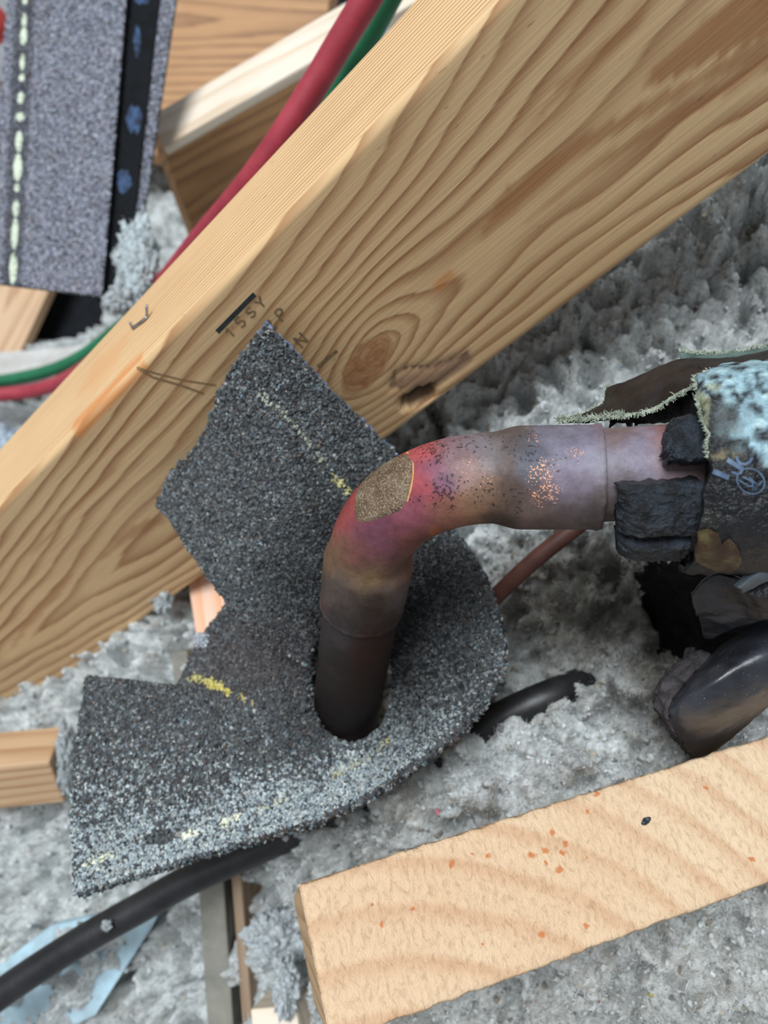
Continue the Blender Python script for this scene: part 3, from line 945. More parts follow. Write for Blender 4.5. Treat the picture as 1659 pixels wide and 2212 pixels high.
def build_shingle():
    # outline clockwise from the lower-left edge of the upper flap: photo x, y, distance
    B = [(338, 1092, .283), (352, 1050, .281), (366, 1022, .279), (408, 985, .274), (430, 958, .270), (455, 905, .260), (471, 850, .253), (498, 806, .248), (520, 768, .244), (545, 738, .240), (575, 698, .236),
         (640, 765, .242), (705, 835, .247), (780, 905, .256), (850, 972, .262), (920, 1070, .266), (985, 1150, .264), (1030, 1215, .259), (1062, 1290, .254), (1082, 1370, .250), (1084, 1430, .248), (1062, 1490, .246), (1005, 1560, .245), (950, 1605, .244),
         (890, 1645, .2435), (830, 1690, .2435), (760, 1732, .244), (690, 1765, .245), (620, 1787, .246), (520, 1818, .248), (400, 1853, .250), (280, 1893, .252), (162, 1932, .254), (156, 1850, .258), (152, 1760, .264), (160, 1660, .271), (170, 1560, .279), (186, 1462, .287),
         (230, 1467, .289), (300, 1476, .291), (374, 1486, .293), (392, 1460, .294), (410, 1425, .295), (432, 1385, .296), (470, 1325, .297), (520, 1270, .299), (570, 1240, .300)]
    B = np.array(B, float)
    # resample the outline linearly, denser on long sides, and roughen it
    seg = np.linalg.norm(np.diff(B[:, :2], axis=0), axis=1)
    pts = []
    for i in range(len(B) - 1):
        k = max(2, int(seg[i] / 5))
        for t in np.arange(k) / k: pts.append(B[i] * (1 - t) + B[i + 1] * t)
    pts.append(B[-1]); pts = np.array(pts); n = len(pts)
    r = np.random.default_rng(5)
    idx = np.arange(n)
    torn = (idx < np.argmin(np.hypot(pts[:, 0] - 575, pts[:, 1] - 698)))
    jag = np.array([mnoise.noise(Vector((i * .23, 3.3, 0))) + .6 * mnoise.noise(Vector((i * .71, 9.3, 0))) for i in range(n)])
    M = 46
    C = np.array(SH_C); S0 = C[:2] + (0, 56)
    G = np.zeros((n, M, 3))
    # the overlap: the first spokes pass over the last ones
    a = idx / (n - 1)
    for i in range(n):
        b = pts[i].copy()
        d = b[:2] - S0
        d = d / np.linalg.norm(d)
        b[:2] += d * (jag[i] * (9 if torn[i] else 3))
        rr = np.linspace(0, 1, M)
        start = C.copy(); tt = np.arange(0, 420, 1.0); e = S0 + tt[:, None] * d - C[:2]
        start[:2] = S0 + d * tt[np.argmax(np.hypot(e[:, 0] / 92, e[:, 1] / np.where(e[:, 1] > 0, 124, 172)) > 1)]
        if i < n * .22: start[2] -= .009 * (1 - i / (n * .22))
        xyz = start[None] * (1 - rr[:, None]) + b[None] * rr[:, None]
        # bowl: keeps low near the pipe, curls up to the rim
        curl = .55 if 150 < i else .35
        zz = start[2] + (b[2] - start[2]) * (rr * (1 - curl) + curl * rr ** 2.2)
        xyz[:, 2] = zz
        # bulge of the flap's first edge downwards
        k = max(0, 1 - i / (n * .10))
        xyz[:, 2] -= .004 * k * np.sin(np.pi * rr) ** .7
        xyz[:, 1] += 62 * k * np.sin(np.pi * np.clip(rr / .95, 0, 1)) ** 1.2 * (1 - rr * .3)
        for j in range(M): G[i, j] = P(*xyz[j])
    for j in range(M):                                              # smooth across spokes away from the rim
        w = int(round((1 - j / (M - 1)) * 6))
        for _ in range(w):
            G[1:-1, j] = .25 * G[:-2, j] + .5 * G[1:-1, j] + .25 * G[2:, j]
    N0 = grid_normals(G); s0 = np.sign(((CAM - G) * N0).sum(-1).mean())
    G = G + (N0 * s0) * (.0005 * fbm(G * 160, 2))[..., None]
    v, f, N = solid_grid(G, .0030)
    root = thing('shingle_scrap', 'torn grey asphalt shingle scrap wrapped around the base of the copper pipe', 'shingle', tuple(P(*SH_C)))
    obj('shingle_mat', v, f, M_ASPHALT, root, bvh='shingle')
    tf = grid_faces(n, M)
    gv = G.reshape(-1, 3); gn = N.reshape(-1, 3)
    pos, nn = scatter_tris(gv, tf, 40000, 2)
    # a few on the cut edges too
    es = len(v) // 2
    edge_f = f[-(2 * (n + M) - 4):]
    pe, ne = scatter_tris(v, edge_f, 2600, 4)
    ctr = G.reshape(-1, 3).mean(0)
    flip = np.sign(((CAM - pos) * nn).sum(-1)); nn = nn * flip[:, None]
    pp = proj(pos)
    rr = np.random.default_rng(8); k = len(pos)
    pal = np.array([srgb(88, 92, 94), srgb(72, 75, 77), srgb(104, 109, 111), srgb(94, 92, 88), srgb(120, 126, 130), srgb(52, 54, 57), srgb(140, 148, 150), srgb(98, 82, 76), srgb(116, 138, 148), srgb(168, 168, 160)])
    c = pal[rr.choice(len(pal), k, p=[.22, .21, .17, .13, .09, .09, .035, .025, .015, .015])] * rr.uniform(.72, 1.2, (k, 1))
    # dust and light on the lower flap and long edge painted as paler granules
    de = poly_dist(pp[:, :2], [(1075, 1470), (1005, 1560), (890, 1645), (760, 1732), (620, 1787), (400, 1853), (162, 1932)]) + 40 * pnoise(pos * 70)
    low = smooth01(170, 40, de) * smooth01(1100, 780, pp[:, 0]) * .9
    low = np.maximum(low, smooth01(1640, 1830, pp[:, 1] + 50 * pnoise(pos * 60 + 9)) * smooth01(620, 260, pp[:, 0]) * .9)
    low = np.maximum(low, smooth01(1500, 1800, pp[:, 1]) * smooth01(700, 300, pp[:, 0]) * .35)[:, None]
    pal2 = np.array([srgb(178, 190, 192), srgb(154, 166, 172), srgb(200, 208, 206), srgb(134, 143, 150), srgb(212, 216, 208), srgb(162, 160, 154)])
    c2 = pal2[rr.choice(6, k, p=[.3, .28, .18, .12, .04, .08])]
    c = np.where(rr.random((k, 1)) < low, c2, c)
    # charring plus the shade around the pipe, painted as darker granules
    dpix = np.hypot((pp[:, 0] - 800) / 310, (pp[:, 1] - 1340) / 330)
    char = smooth01(1.25, .35, dpix + .25 * pnoise(pos * 60))[:, None]
    c = c * (1 - .80 * char) * .86
    # brownish cast left of the pipe
    br = np.exp(-((pp[:, 0] - 540) ** 2 / 120 ** 2 + (pp[:, 1] - 1430) ** 2 / 70 ** 2))[:, None]
    c = c * (1 - br * .5) + srgb(82, 70, 70) * br * .5
    # broken cream line of sealant-bearing granules
    def line(path, w, colr, prob):
        d = poly_dist(pp[:, :2], path); hit = (d < w * rr.uniform(.4, 1.1, k)) & (rr.random(k) < prob)
        c[hit] = srgb(*colr)
    line([(566, 852), (590, 872)], 12, (176, 180, 164), .6); line([(600, 880), (640, 925), (672, 960)], 8, (156, 160, 146), .45)
    line([(684, 968), (700, 1000)], 8, (170, 174, 150), .6); line([(722, 1030), (746, 1058)], 11, (190, 186, 130), .75)
    line([(415, 1462), (440, 1470)], 11, (196, 184, 118), .8); line([(452, 1474), (492, 1494)], 13, (206, 192, 110), .85); line([(520, 1506), (545, 1520)], 7, (176, 160, 104), .5)
    line([(180, 1868), (240, 1846)], 8, (220, 222, 200), .8); line([(400, 1806), (424, 1798)], 9, (226, 226, 206), .85); line([(478, 1782), (516, 1766)], 9, (222, 222, 200), .8)
    line([(560, 1750), (620, 1724)], 7, (190, 192, 170), .5); line([(720, 1680), (800, 1636)], 8, (168, 168, 140), .5); line([(815, 1620), (845, 1596)], 7, (176, 170, 120), .5)
    d = np.hypot((pp[:, 0] - 345) / 34, (pp[:, 1] - 1808) / 16) + .4 * pnoise(pos * 220)
    c[d < 1] = c[d < 1] * .25 + srgb(60, 44, 36) * .1
    c2e = pal[rr.choice(len(pal), len(pe))] * .7
    pe2 = proj(pe)
    blue = (pe2[:, 0] < 860) & (pe2[:, 1] < 1000) & (pe2[:, 0] > 560)
    c2e[blue] = srgb(108, 124, 152) * rr.uniform(.6, 1.2, (blue.sum(), 1))
    ne = ne * np.sign((ne * (pe - pos.mean(0))).sum(-1))[:, None]
    granules('granules', np.concatenate([pos, pe]), np.concatenate([nn, ne]), .00070, np.clip(np.concatenate([c, c2e]), 0, 1), M_GRAN, root, 3)
    return root


SHINGLE = build_shingle()

# ------------------------------------------------------------------ black foam sleeve with its split jacket
AX_O = np.array([.0329 + .0, .0088, .1885])                      # on the run's axis near photo x = 1126


def axis_pt(h):
    c = np.array([H_O[0], H_O[1], H_O[2]]) + H_AX * h
    return cp(c)


A_T = unit(axis_pt(.1) - axis_pt(0))
A_N = unit((CAM - axis_pt(.06)) - A_T * np.dot(CAM - axis_pt(.06), A_T))   # towards the viewer
A_S = np.cross(A_T, A_N)
if np.dot(A_S, V(0, 1, 0)) < 0: A_S = -A_S                       # up in the photo


def h_at(x):
    """distance along the run where its near side is seen at photo column x"""
    lo, hi = -.02, .15
    for _ in range(40):
        mid = (lo + hi) / 2
        if proj(axis_pt(mid) + A_N * .018)[0] < x: lo = mid
        else: hi = mid
    return lo


def shell(h_of, h1, a0, a1, r_in, r_out, n=40, m=40, rough=.0006, seed=0, sc=300, ends=True):
    """part of a thick tube: h_of(t) start of each strip, angles in degrees (0 faces the viewer, + up)"""
    al = np.radians(np.linspace(a0, a1, m))
    G = []
    for r, sg in ((r_out, 1), (r_in, -1)):
        g = np.zeros((n, m, 3))
        for j, a in enumerate(al):
            h0 = h_of((a1 - a0) and j / (m - 1))
            hs = np.linspace(h0, h1, n)
            rad = np.full(n, r)
            if sg > 0: rad = r - (r - r_in) * .35 * np.exp(-((hs - h0) / .0016))
            e = min(j, m - 1 - j)
            if sg > 0 and (a1 - a0) < 300: rad = rad - (r - r_in) * .25 * math.exp(-e / 1.5)
            g[:, j] = np.array([axis_pt(h) for h in hs]) + (A_N * math.cos(a) + A_S * math.sin(a))[None] * rad[:, None]
        G.append(g)
    if rough:
        axis = np.array([axis_pt(h) for h in np.linspace(0, .001, 2)])
        for k in (0, 1):
            g = G[k]
            G[k] = g + rough * np.stack([fbm(g * sc + seed, 3), fbm(g * sc + seed + 40, 3), fbm(g * sc + seed + 80, 3)], -1)
    v = np.concatenate([G[0].reshape(-1, 3), G[1].reshape(-1, 3)])
    f1 = grid_faces(n, m); f2 = grid_faces(n, m, n * m, True)
    b = np.concatenate([np.arange(m), np.arange(1, n) * m + m - 1, (n - 1) * m + np.arange(m - 2, -1, -1), np.arange(n - 2, 0, -1) * m]); b2 = np.roll(b, -1)
    return v, np.concatenate([f1, f2, np.stack([b, b + n * m, b2 + n * m, b2], -1)])


def jag(seed, amp, base, fr=9):
    def fn(t):
        return h_at(base(t) if callable(base) else base) + amp * (mnoise.noise(Vector((t * fr, seed, 0))) + .5 * mnoise.noise(Vector((t * fr * 3, seed + 5, 0))))
    return fn


def recalc(o):
    bm = bmesh.new(); bm.from_mesh(o.data); bmesh.ops.recalc_face_normals(bm, faces=bm.faces); bm.to_mesh(o.data); bm.free(); return o


def build_sleeve():
    root = thing('pipe_insulation', 'torn and burnt black foam pipe insulation sleeve on the right end of the copper pipe', 'insulation', tuple(axis_pt(h_at(1600))))
    hE = .150
    t = NT('sleeve_jacket'); co = t.n('TexCoord').outputs['Object']; c = t.attr('col', color=True)
    n1, n2, n3 = t.noise(co, 120, 4, .6), t.noise(co, 480, 4, .65), t.noise(t.scale(co, (1, 1, 1)), 1400, 3, .6)
    c = t.mix(.8, c, t.ramp(n2, [(.3, (.45, .45, .5, 1)), (.68, (1.15, 1.15, 1.15, 1))]), 'MULTIPLY')
    mj = t.out(Base_Color=c, Roughness=t.ramp(n2, [(.3, .28), (.7, .5)]), Normal=t.bump(t.math('ADD', t.math('ADD', n1, n2), t.math('MULTIPLY', n3, .4)), .75, .0012))
    # jacket: whole round, ragged at its mouth
    n, m = 110, 150
    al = np.radians(np.linspace(-180, 180, m))
    def mouth(a):
        d = math.degrees(a)
        pts = [(-180, 1560), (-95, 1500), (-60, 1498), (-35, 1502), (-12, 1508), (0, 1514), (8, 1518), (16, 1524), (30, 1520), (44, 1512), (56, 1520), (66, 1560), (80, 1600), (100, 1620), (180, 1560)]
        return float(np.interp(d, [p[0] for p in pts], [p[1] for p in pts]))
    def surf(r, k):
        g = np.zeros((n, m, 3))
        for j, a in enumerate(al):
            h0 = h_at(mouth(a)) + .0012 * mnoise.noise(Vector((a * 5, 1.7, 0))) + .0006 * mnoise.noise(Vector((a * 17, 4, 0)))
            hs = h0 + (hE - h0) * np.linspace(0, 1, n) ** 1.35
            rad = r - .0009 * np.exp(-(hs - h0) / .001)
            g[:, j] = np.array([axis_pt(h) for h in hs]) + (A_N * math.cos(a) + A_S * math.sin(a))[None] * rad[:, None]
        d = .0007 * fbm(g * 90, 3) + .0004 * np.abs(pnoise(g * np.array([160, 160, 160]) + 3))
        # tape wraps ring the sleeve near its mouth
        hh = (g - axis_pt(0)) @ A_T
        d = d + .00035 * np.sin((hh + .0012 * pnoise(g * 60)) * 2 * np.pi / .0034) * np.exp(-(hh - h_at(1500)) / .007)
        rd = g - (axis_pt(0) + hh[..., None] * A_T)
        return g + unit(rd) * d[..., None]
    g1, g2 = surf(.0247, 0), surf(.0234, 1)
    v = np.concatenate([g1.reshape(-1, 3), g2.reshape(-1, 3)])
    b = np.arange(m - 1)
    f = np.concatenate([grid_faces(n, m), grid_faces(n, m, n * m, True), np.stack([b, b + n * m, b + 1 + n * m, b + 1], -1)])
    p = proj(v); q = p[:, :2]; nz = fbm(v * 130, 3); nz2 = fbm(v * 380 + 9, 3)
    c = np.tile(srgb(17, 19, 24), (len(v), 1)) * (1 + .4 * nz2[:, None])
    def lay(mask, col):
        nonlocal c
        c = c * (1 - mask[:, None]) + srgb(*col) * mask[:, None]
    # sky reflection painted pale on the worn upper side, brown-gold scorch, tan torn rim
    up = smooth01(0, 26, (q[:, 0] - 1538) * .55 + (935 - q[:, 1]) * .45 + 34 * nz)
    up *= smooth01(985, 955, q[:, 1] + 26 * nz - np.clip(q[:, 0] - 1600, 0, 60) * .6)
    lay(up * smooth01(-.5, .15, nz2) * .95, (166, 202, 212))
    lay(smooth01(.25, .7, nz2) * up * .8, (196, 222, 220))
    bare = np.exp(-((q[:, 0] - 1570) / 30) ** 2 - ((q[:, 1] - 905) / 36) ** 2)
    lay(np.clip(bare * 1.3, 0, .9), (70, 76, 76))
    rim = smooth01(13, 4, q[:, 0] - np.interp(q[:, 1], [800, 845, 880, 930, 985, 1010], [1580, 1545, 1518, 1516, 1522, 1516]) + 8 * nz) * (q[:, 1] > 830) * (q[:, 1] < 1000)
    lay(rim * .8 * smooth01(-.3, .3, nz2), (150, 152, 118))
    tan = np.exp(-((q[:, 0] - 1560) / 44) ** 2 - ((q[:, 1] - 982) / 7) ** 2)
    lay(np.clip(tan * 1.2, 0, .8) * smooth01(-.4, .2, nz2), (128, 118, 84))
    olive = np.exp(-((q[:, 0] - 1530) / 24) ** 2 - ((q[:, 1] - 1120) / 24) ** 2)
    lay(olive * .25, (70, 68, 46))
    c = np.clip(c, 0, 1)
    recalc(tag(obj('jacket', v, f, mj, root, col=c, bvh='jacket'), 'black jacket, worn, with sky reflection painted pale blue on its upper side'))
    # foam lumps left on the tube
    def lump(name, x0, x1, a0, a1, r0, r1, seed, label, fr=7, amp=.0011, n=46, m=46):
        v, f = shell(jag(seed, amp, x0, fr), h_at(x1), a0, a1, r0, r1, n, m, .00055, seed, 420)
        recalc(tag(obj(name, v, f, M_FOAM, root), label))
    lump('foam_core', 1535, 2600, -180, 180, .0122, .0228, 3, 'black foam ring inside the jacket', m=90)
    lump('foam_lump', lambda t: 1336 + 6 * t, 1515, -47, -7, .0126, .0205, 11, 'large torn foam lump below the bare tube', n=70, m=60)
    lump('foam_lump', lambda t: 1346 - 4 * t, 1500, -92, -53, .0126, .0210, 21, 'narrow lower foam lump under a crack', n=60)
    lump('foam_lump', lambda t: 1440 + 22 * abs(t - .35), 1530, 6, 40, .0125, .0200, 31, 'small torn foam lump above the dark gap', n=40)
    # scorched gold patch
    tt = NT('scorched_adhesive'); co = tt.n('TexCoord').outputs['Object']
    na, nb = tt.noise(tt.scale(co, (1, .25, 1)), 240, 3, .6), tt.noise(tt.scale(co, (1, .15, 1)), 1200, 4, .7)
    cc = tt.ramp(na, [(.35, C4((44, 26, 12))), (.5, C4((64, 44, 22))), (.65, C4((92, 82, 50)))])
    cc = tt.mix(tt.ramp(nb, [(.35, .6), (.5, 0.0)]), cc, C4((58, 36, 18)))
    ms = tt.out(Base_Color=cc, Roughness=.5, Normal=tt.bump(nb, .6, .0006))
    v, f = patch_mesh([(1502, 1150), (1516, 1143), (1535, 1142), (1550, 1150), (1556, 1166), (1560, 1176), (1568, 1164), (1576, 1160), (1586, 1170), (1596, 1188), (1600, 1206), (1598, 1224), (1586, 1232), (1566, 1236), (1545, 1232), (1520, 1222), (1504, 1212), (1498, 1190), (1500, 1168)], 'jacket', .00025, 5, 1.0)
    tag(obj('scorched_adhesive', v, f, ms, root), 'golden brown scorched patch')
    # printing
    el = [(1621 + 31 * math.cos(a) * .82 - 27 * math.sin(a) * .57, 1039 + 31 * math.cos(a) * .57 + 25 * math.sin(a) * .82) for a in np.linspace(0, 2 * np.pi, 40)]
    st = [(el, 3.0), ([(1596, 1037), (1609, 1045), (1618, 1050), (1625, 1049), (1626, 1043), (1619, 1037), (1605, 1030)], 3.2), ([(1618, 1031), (1637, 1049), (1646, 1038)], 3.4),
          ([(1629 + 5 * math.cos(a), 1054 + 4.4 * math.sin(a)) for a in np.linspace(0, 2 * np.pi, 14)], 1.4), ([(1627, 1057), (1627, 1052), (1630, 1052), (1630, 1054), (1631, 1056)], 1.0),
          ([(1541, 1018), (1575, 1032)], 11), ([(1571, 993), (1604, 1014)], 10), ([(1603, 1013), (1601, 1021), (1592, 1024), (1580, 1019)], 5), ([(1590, 986), (1593, 996), (1600, 1002), (1610, 1003), (1619, 998), (1624, 989)], 6)]
    v, f = ribbon_mesh(st, 3, 'jacket', .00018)
    tag(obj('jacket_print', v, f, M_PRINT, root), 'grey blue printed letters and a ringed UL mark')
    # the flap of jacket peeled back along the top
    mf = flat_mat('peeled_jacket', (18, 18, 20), (44, 40, 41), 130, .36, bump=.7, bscale=260, bd=.0008)
    G = ctrl_grid([
        [(1206, 907, .2040), (1262, 903, .1985), (1335, 899, .1915), (1400, 884, .1855), (1460, 854, .181), (1530, 822, .1775), (1600, 797, .175), (1680, 768, .174)],
        [(1250, 893, .2065), (1290, 886, .2015), (1345, 872, .1945), (1405, 852, .1885), (1465, 826, .184), (1535, 802, .1805), (1605, 783, .178), (1685, 760, .177)],
        [(1300, 876, .2085), (1322, 858, .2040), (1362, 840, .1980), (1415, 818, .1920), (1472, 796, .188), (1540, 784, .1845), (1610, 773, .182), (1690, 753, .181)],
        [(1312, 838, .2110), (1342, 828, .2065), (1385, 810, .2010), (1430, 790, .1955), (1480, 775, .192), (1545, 771, .189), (1612, 765, .187), (1692, 748, .186)]], 40, 90)
    G = G + .0006 * np.stack([fbm(G * 110, 3), fbm(G * 110 + 30, 3), fbm(G * 110 + 60, 3)], -1)
    v, f, N = solid_grid(G, .0011)
    recalc(tag(obj('peeled_flap', v, f, mf, root), 'brown black flap of jacket peeled upwards'))
    Gf = ctrl_grid([[(1320, 914, .2050), (1390, 916, .2035), (1450, 910, .2015), (1505, 876, .193), (1560, 834, .183)],
                    [(1300, 898, .2060), (1380, 878, .1985), (1445, 852, .1905), (1505, 822, .185), (1560, 802, .182)]], 24, 60)
    Gf = Gf + .0009 * np.stack([fbm(Gf * 260, 3), fbm(Gf * 260 + 30, 3), fbm(Gf * 260 + 60, 3)], -1)
    v, f, N2 = solid_grid(Gf, .003)
    recalc(tag(obj('foam_underside', v, f, M_FOAM, root), 'foam backing under the peeled flap'))
    G2 = ctrl_grid([[(1470, 782, .199), (1520, 778, .196), (1580, 772, .194), (1690, 752, .192)], [(1468, 760, .201), (1520, 766, .198), (1580, 762, .196), (1690, 744, .194)]], 12, 50)
    v, f, N2 = solid_grid(G2, .0012)
    recalc(tag(obj('rear_flap', v, f, flat_mat('rear_flap', (60, 78, 74), (98, 118, 112), 200, .6, bump=.6), root), 'second grey green flap edge behind'))
    # frayed scrim threads along the flap edges
    r = np.random.default_rng(12); V_, F_, off = [], [], 0
    def fray(edge, count, ln, dirv, wd=.00009):
        nonlocal off
        for k in range(count):
            t_ = r.random() * (len(edge) - 1.001); i = int(t_); p = edge[i] + (edge[i + 1] - edge[i]) * (t_ - i)
            d = unit(dirv + r.normal(size=3) * .55) * ln * r.uniform(.4, 1.2); side = unit(np.cross(d, CAM - p)) * wd
            mid = p + d * .5 + r.normal(size=3) * ln * .16
            V_.extend([p - side - d * .2, p + side - d * .2, mid - side, mid + side, p + d - side * .5, p + d + side * .5])
            F_.extend([(off, off + 1, off + 3, off + 2), (off + 2, off + 3, off + 5, off + 4)]); off += 6
    tow = unit(CAM - G[0].mean(0))
    fray(G[0, :64] + tow * .0004, 620, .0012, V(-.25, -.8, -.5)); fray(G[0, :30] + tow * .0003, 420, .0017, V(-.5, .2, -.7))
    fray(G2[-1], 300, .0012, V(-.2, .8, -.4)); fray(G[:, 0], 90, .001, V(-.8, 0, -.4))
    mouth_edge = g1[0][(al > math.radians(5)) & (al < math.radians(70))]
    fray(mouth_edge, 200, .0010, -A_T + A_N * .3)
    tag(obj('scrim_fibres', np.array(V_), np.array(F_), flat_mat('scrim', (140, 150, 132), (190, 198, 180), 300, .9), root), 'pale frayed threads', kind='stuff')
    # crumpled jacket hanging below
    mt = flat_mat('crumpled_jacket', (22, 22, 26), (42, 42, 48), 150, .42, bump=.8, bscale=300, bd=.001)
    G = ctrl_grid([[(1500, 1290, .196), (1530, 1258, .192), (1580, 1246, .188), (1640, 1250, .185), (1720, 1230, .183)],
                   [(1512, 1322, .200), (1552, 1290, .192), (1602, 1280, .187), (1650, 1290, .184), (1730, 1275, .182)],
                   [(1520, 1355, .206), (1556, 1332, .199), (1600, 1318, .193), (1655, 1320, .189), (1730, 1310, .187)],
                   [(1530, 1380, .213), (1552, 1372, .208), (1600, 1352, .202), (1660, 1344, .197), (1730, 1334, .195)]], 50, 60)
    G = G + .0015 * np.stack([fbm(G * 85, 3), fbm(G * 85 + 30, 3), fbm(G * 85 + 60, 3)], -1)
    v, f, N2 = solid_grid(G, .0016)
    recalc(tag(obj('crumpled_jacket', v, f, mt, root), 'crumpled black piece hanging under the sleeve'))
    G = ctrl_grid([[(1380, 1240, .268), (1450, 1222, .225), (1520, 1220, .210), (1620, 1220, .208), (1740, 1200, .206)],
                   [(1390, 1296, .290), (1455, 1280, .250), (1530, 1280, .230), (1620, 1280, .224), (1740, 1270, .220)],
                   [(1405, 1356, .305), (1470, 1345, .264), (1540, 1345, .244), (1620, 1345, .236), (1740, 1335, .230)],
                   [(1425, 1430, .310), (1490, 1415, .272), (1550, 1415, .254), (1630, 1405, .246), (1740, 1400, .238)]], 60, 70)
    G = G + .0024 * np.stack([fbm(G * 110, 3), fbm(G * 110 + 30, 3), fbm(G * 110 + 60, 3)], -1)
    v, f, N2 = solid_grid(G, .003)  # black sheet added to fill the void under the sleeve with shade
    recalc(tag(obj('shade_backing', v, f, flat_mat('shade_backing', (8, 8, 9), (20, 20, 22), 200, .75, bump=1.0, bscale=400, bd=.001, spec=.2), root), 'black crumpled backing added under the sleeve in place of its deep shade'))
    G = ctrl_grid([[(1585, 1262, .183), (1625, 1225, .180), (1665, 1195, .178), (1720, 1150, .177)],
                   [(1600, 1268, .1805), (1640, 1240, .1775), (1680, 1210, .1755), (1730, 1172, .1745)],
                   [(1605, 1280, .184), (1650, 1262, .181), (1690, 1238, .179), (1740, 1200, .178)]], 20, 40)
    G = G + .0004 * np.stack([fbm(G * 200, 3)] * 3, -1)
    v, f, N2 = solid_grid(G, .0014)
    recalc(tag(obj('jacket_fold', v, f, flat_mat('grey_fold', (66, 74, 80), (96, 104, 110), 200, .5, bump=.6), root), 'grey rolled fold of jacket'))
    return root


SLEEVE = build_sleeve()

# ------------------------------------------------------------------ separate rubber insulation offcut, curled over
def build_offcut():
    root = thing('rubber_offcut', 'curled dark rubber insulation offcut with a rough foam rim above the sawn block', 'insulation', tuple(P(1560, 1520, .225)))
    rows = [[(1556, 1392, .226), (1478, 1480, .217), (1446, 1530, .214), (1462, 1588, .221), (1494, 1638, .237)],
            [(1590, 1372, .221), (1512, 1456, .210), (1474, 1520, .208), (1482, 1584, .217), (1502, 1640, .237)],
            [(1640, 1340, .218), (1580, 1430, .204), (1534, 1504, .204), (1520, 1572, .214), (1512, 1638, .237)],
            [(1700, 1310, .217), (1668, 1402, .202), (1630, 1490, .205), (1580, 1562, .216), (1526, 1632, .237)],
            [(1760, 1290, .217), (1744, 1390, .203), (1712, 1470, .208), (1640, 1544, .220), (1545, 1626, .238)]]
    G = ctrl_grid(rows, 60, 80)
    G = G + .0003 * np.stack([fbm(G * 120, 3), fbm(G * 120 + 30, 3), fbm(G * 120 + 60, 3)], -1)
    v, f, N = solid_grid(G, .0024)
    t = NT('skinned_rubber'); co = t.n('TexCoord').outputs['Object']
    n1, n2 = t.noise(co, 70, 4, .6), t.noise(co, 1500, 2, .5)
    c = t.ramp(n1, [(.35, C4((30, 31, 36))), (.65, C4((58, 60, 68)))])
    c = t.mix(t.ramp(n2, [(.70, 0.0), (.76, .7)]), c, C4((150, 150, 150)))
    ms = t.out(Base_Color=c, Roughness=.36, Normal=t.bump(t.noise(co, 300, 4, .6), .3, .0005))
    recalc(tag(obj('rubber_skin', v, f, ms, root), 'smooth dusty outer skin'))
    # the rough cut rim, as thick as the foam
    n = 70
    e0 = G[0]                                                        # near edge of the skin
    idx = np.linspace(4, len(e0) - 1, n).astype(int)
    a = e0[idx]
    pr = proj(a)
    b = np.array([P(x - w * 34 * (.55 + .45 * math.cos(i / n * 2.4)), y - w * 12, z + .0035) for i, (x, y, z) in enumerate(pr) for w in [1 + .15 * mnoise.noise(Vector((i * .3, 0, 0)))]])
    rowsG = np.stack([a + V(0, 0, .0004), a * .66 + b * .34 + V(0, 0, -.0006), a * .33 + b * .67 + V(0, 0, -.0004), b, b + V(0, 0, .004)], 0)
    R = catmull(rowsG, 24)
    R = R + .0009 * np.stack([fbm(R * 300, 3), fbm(R * 300 + 30, 3), fbm(R * 300 + 60, 3)], -1)
    v, f, N = solid_grid(R, .0012)
    recalc(tag(obj('foam_rim', v, f, flat_mat('rim_foam', (40, 38, 42), (76, 70, 72), 300, .9, bump=1.0, bscale=700, bd=.001), root), 'rough cut foam rim'))


build_offcut()

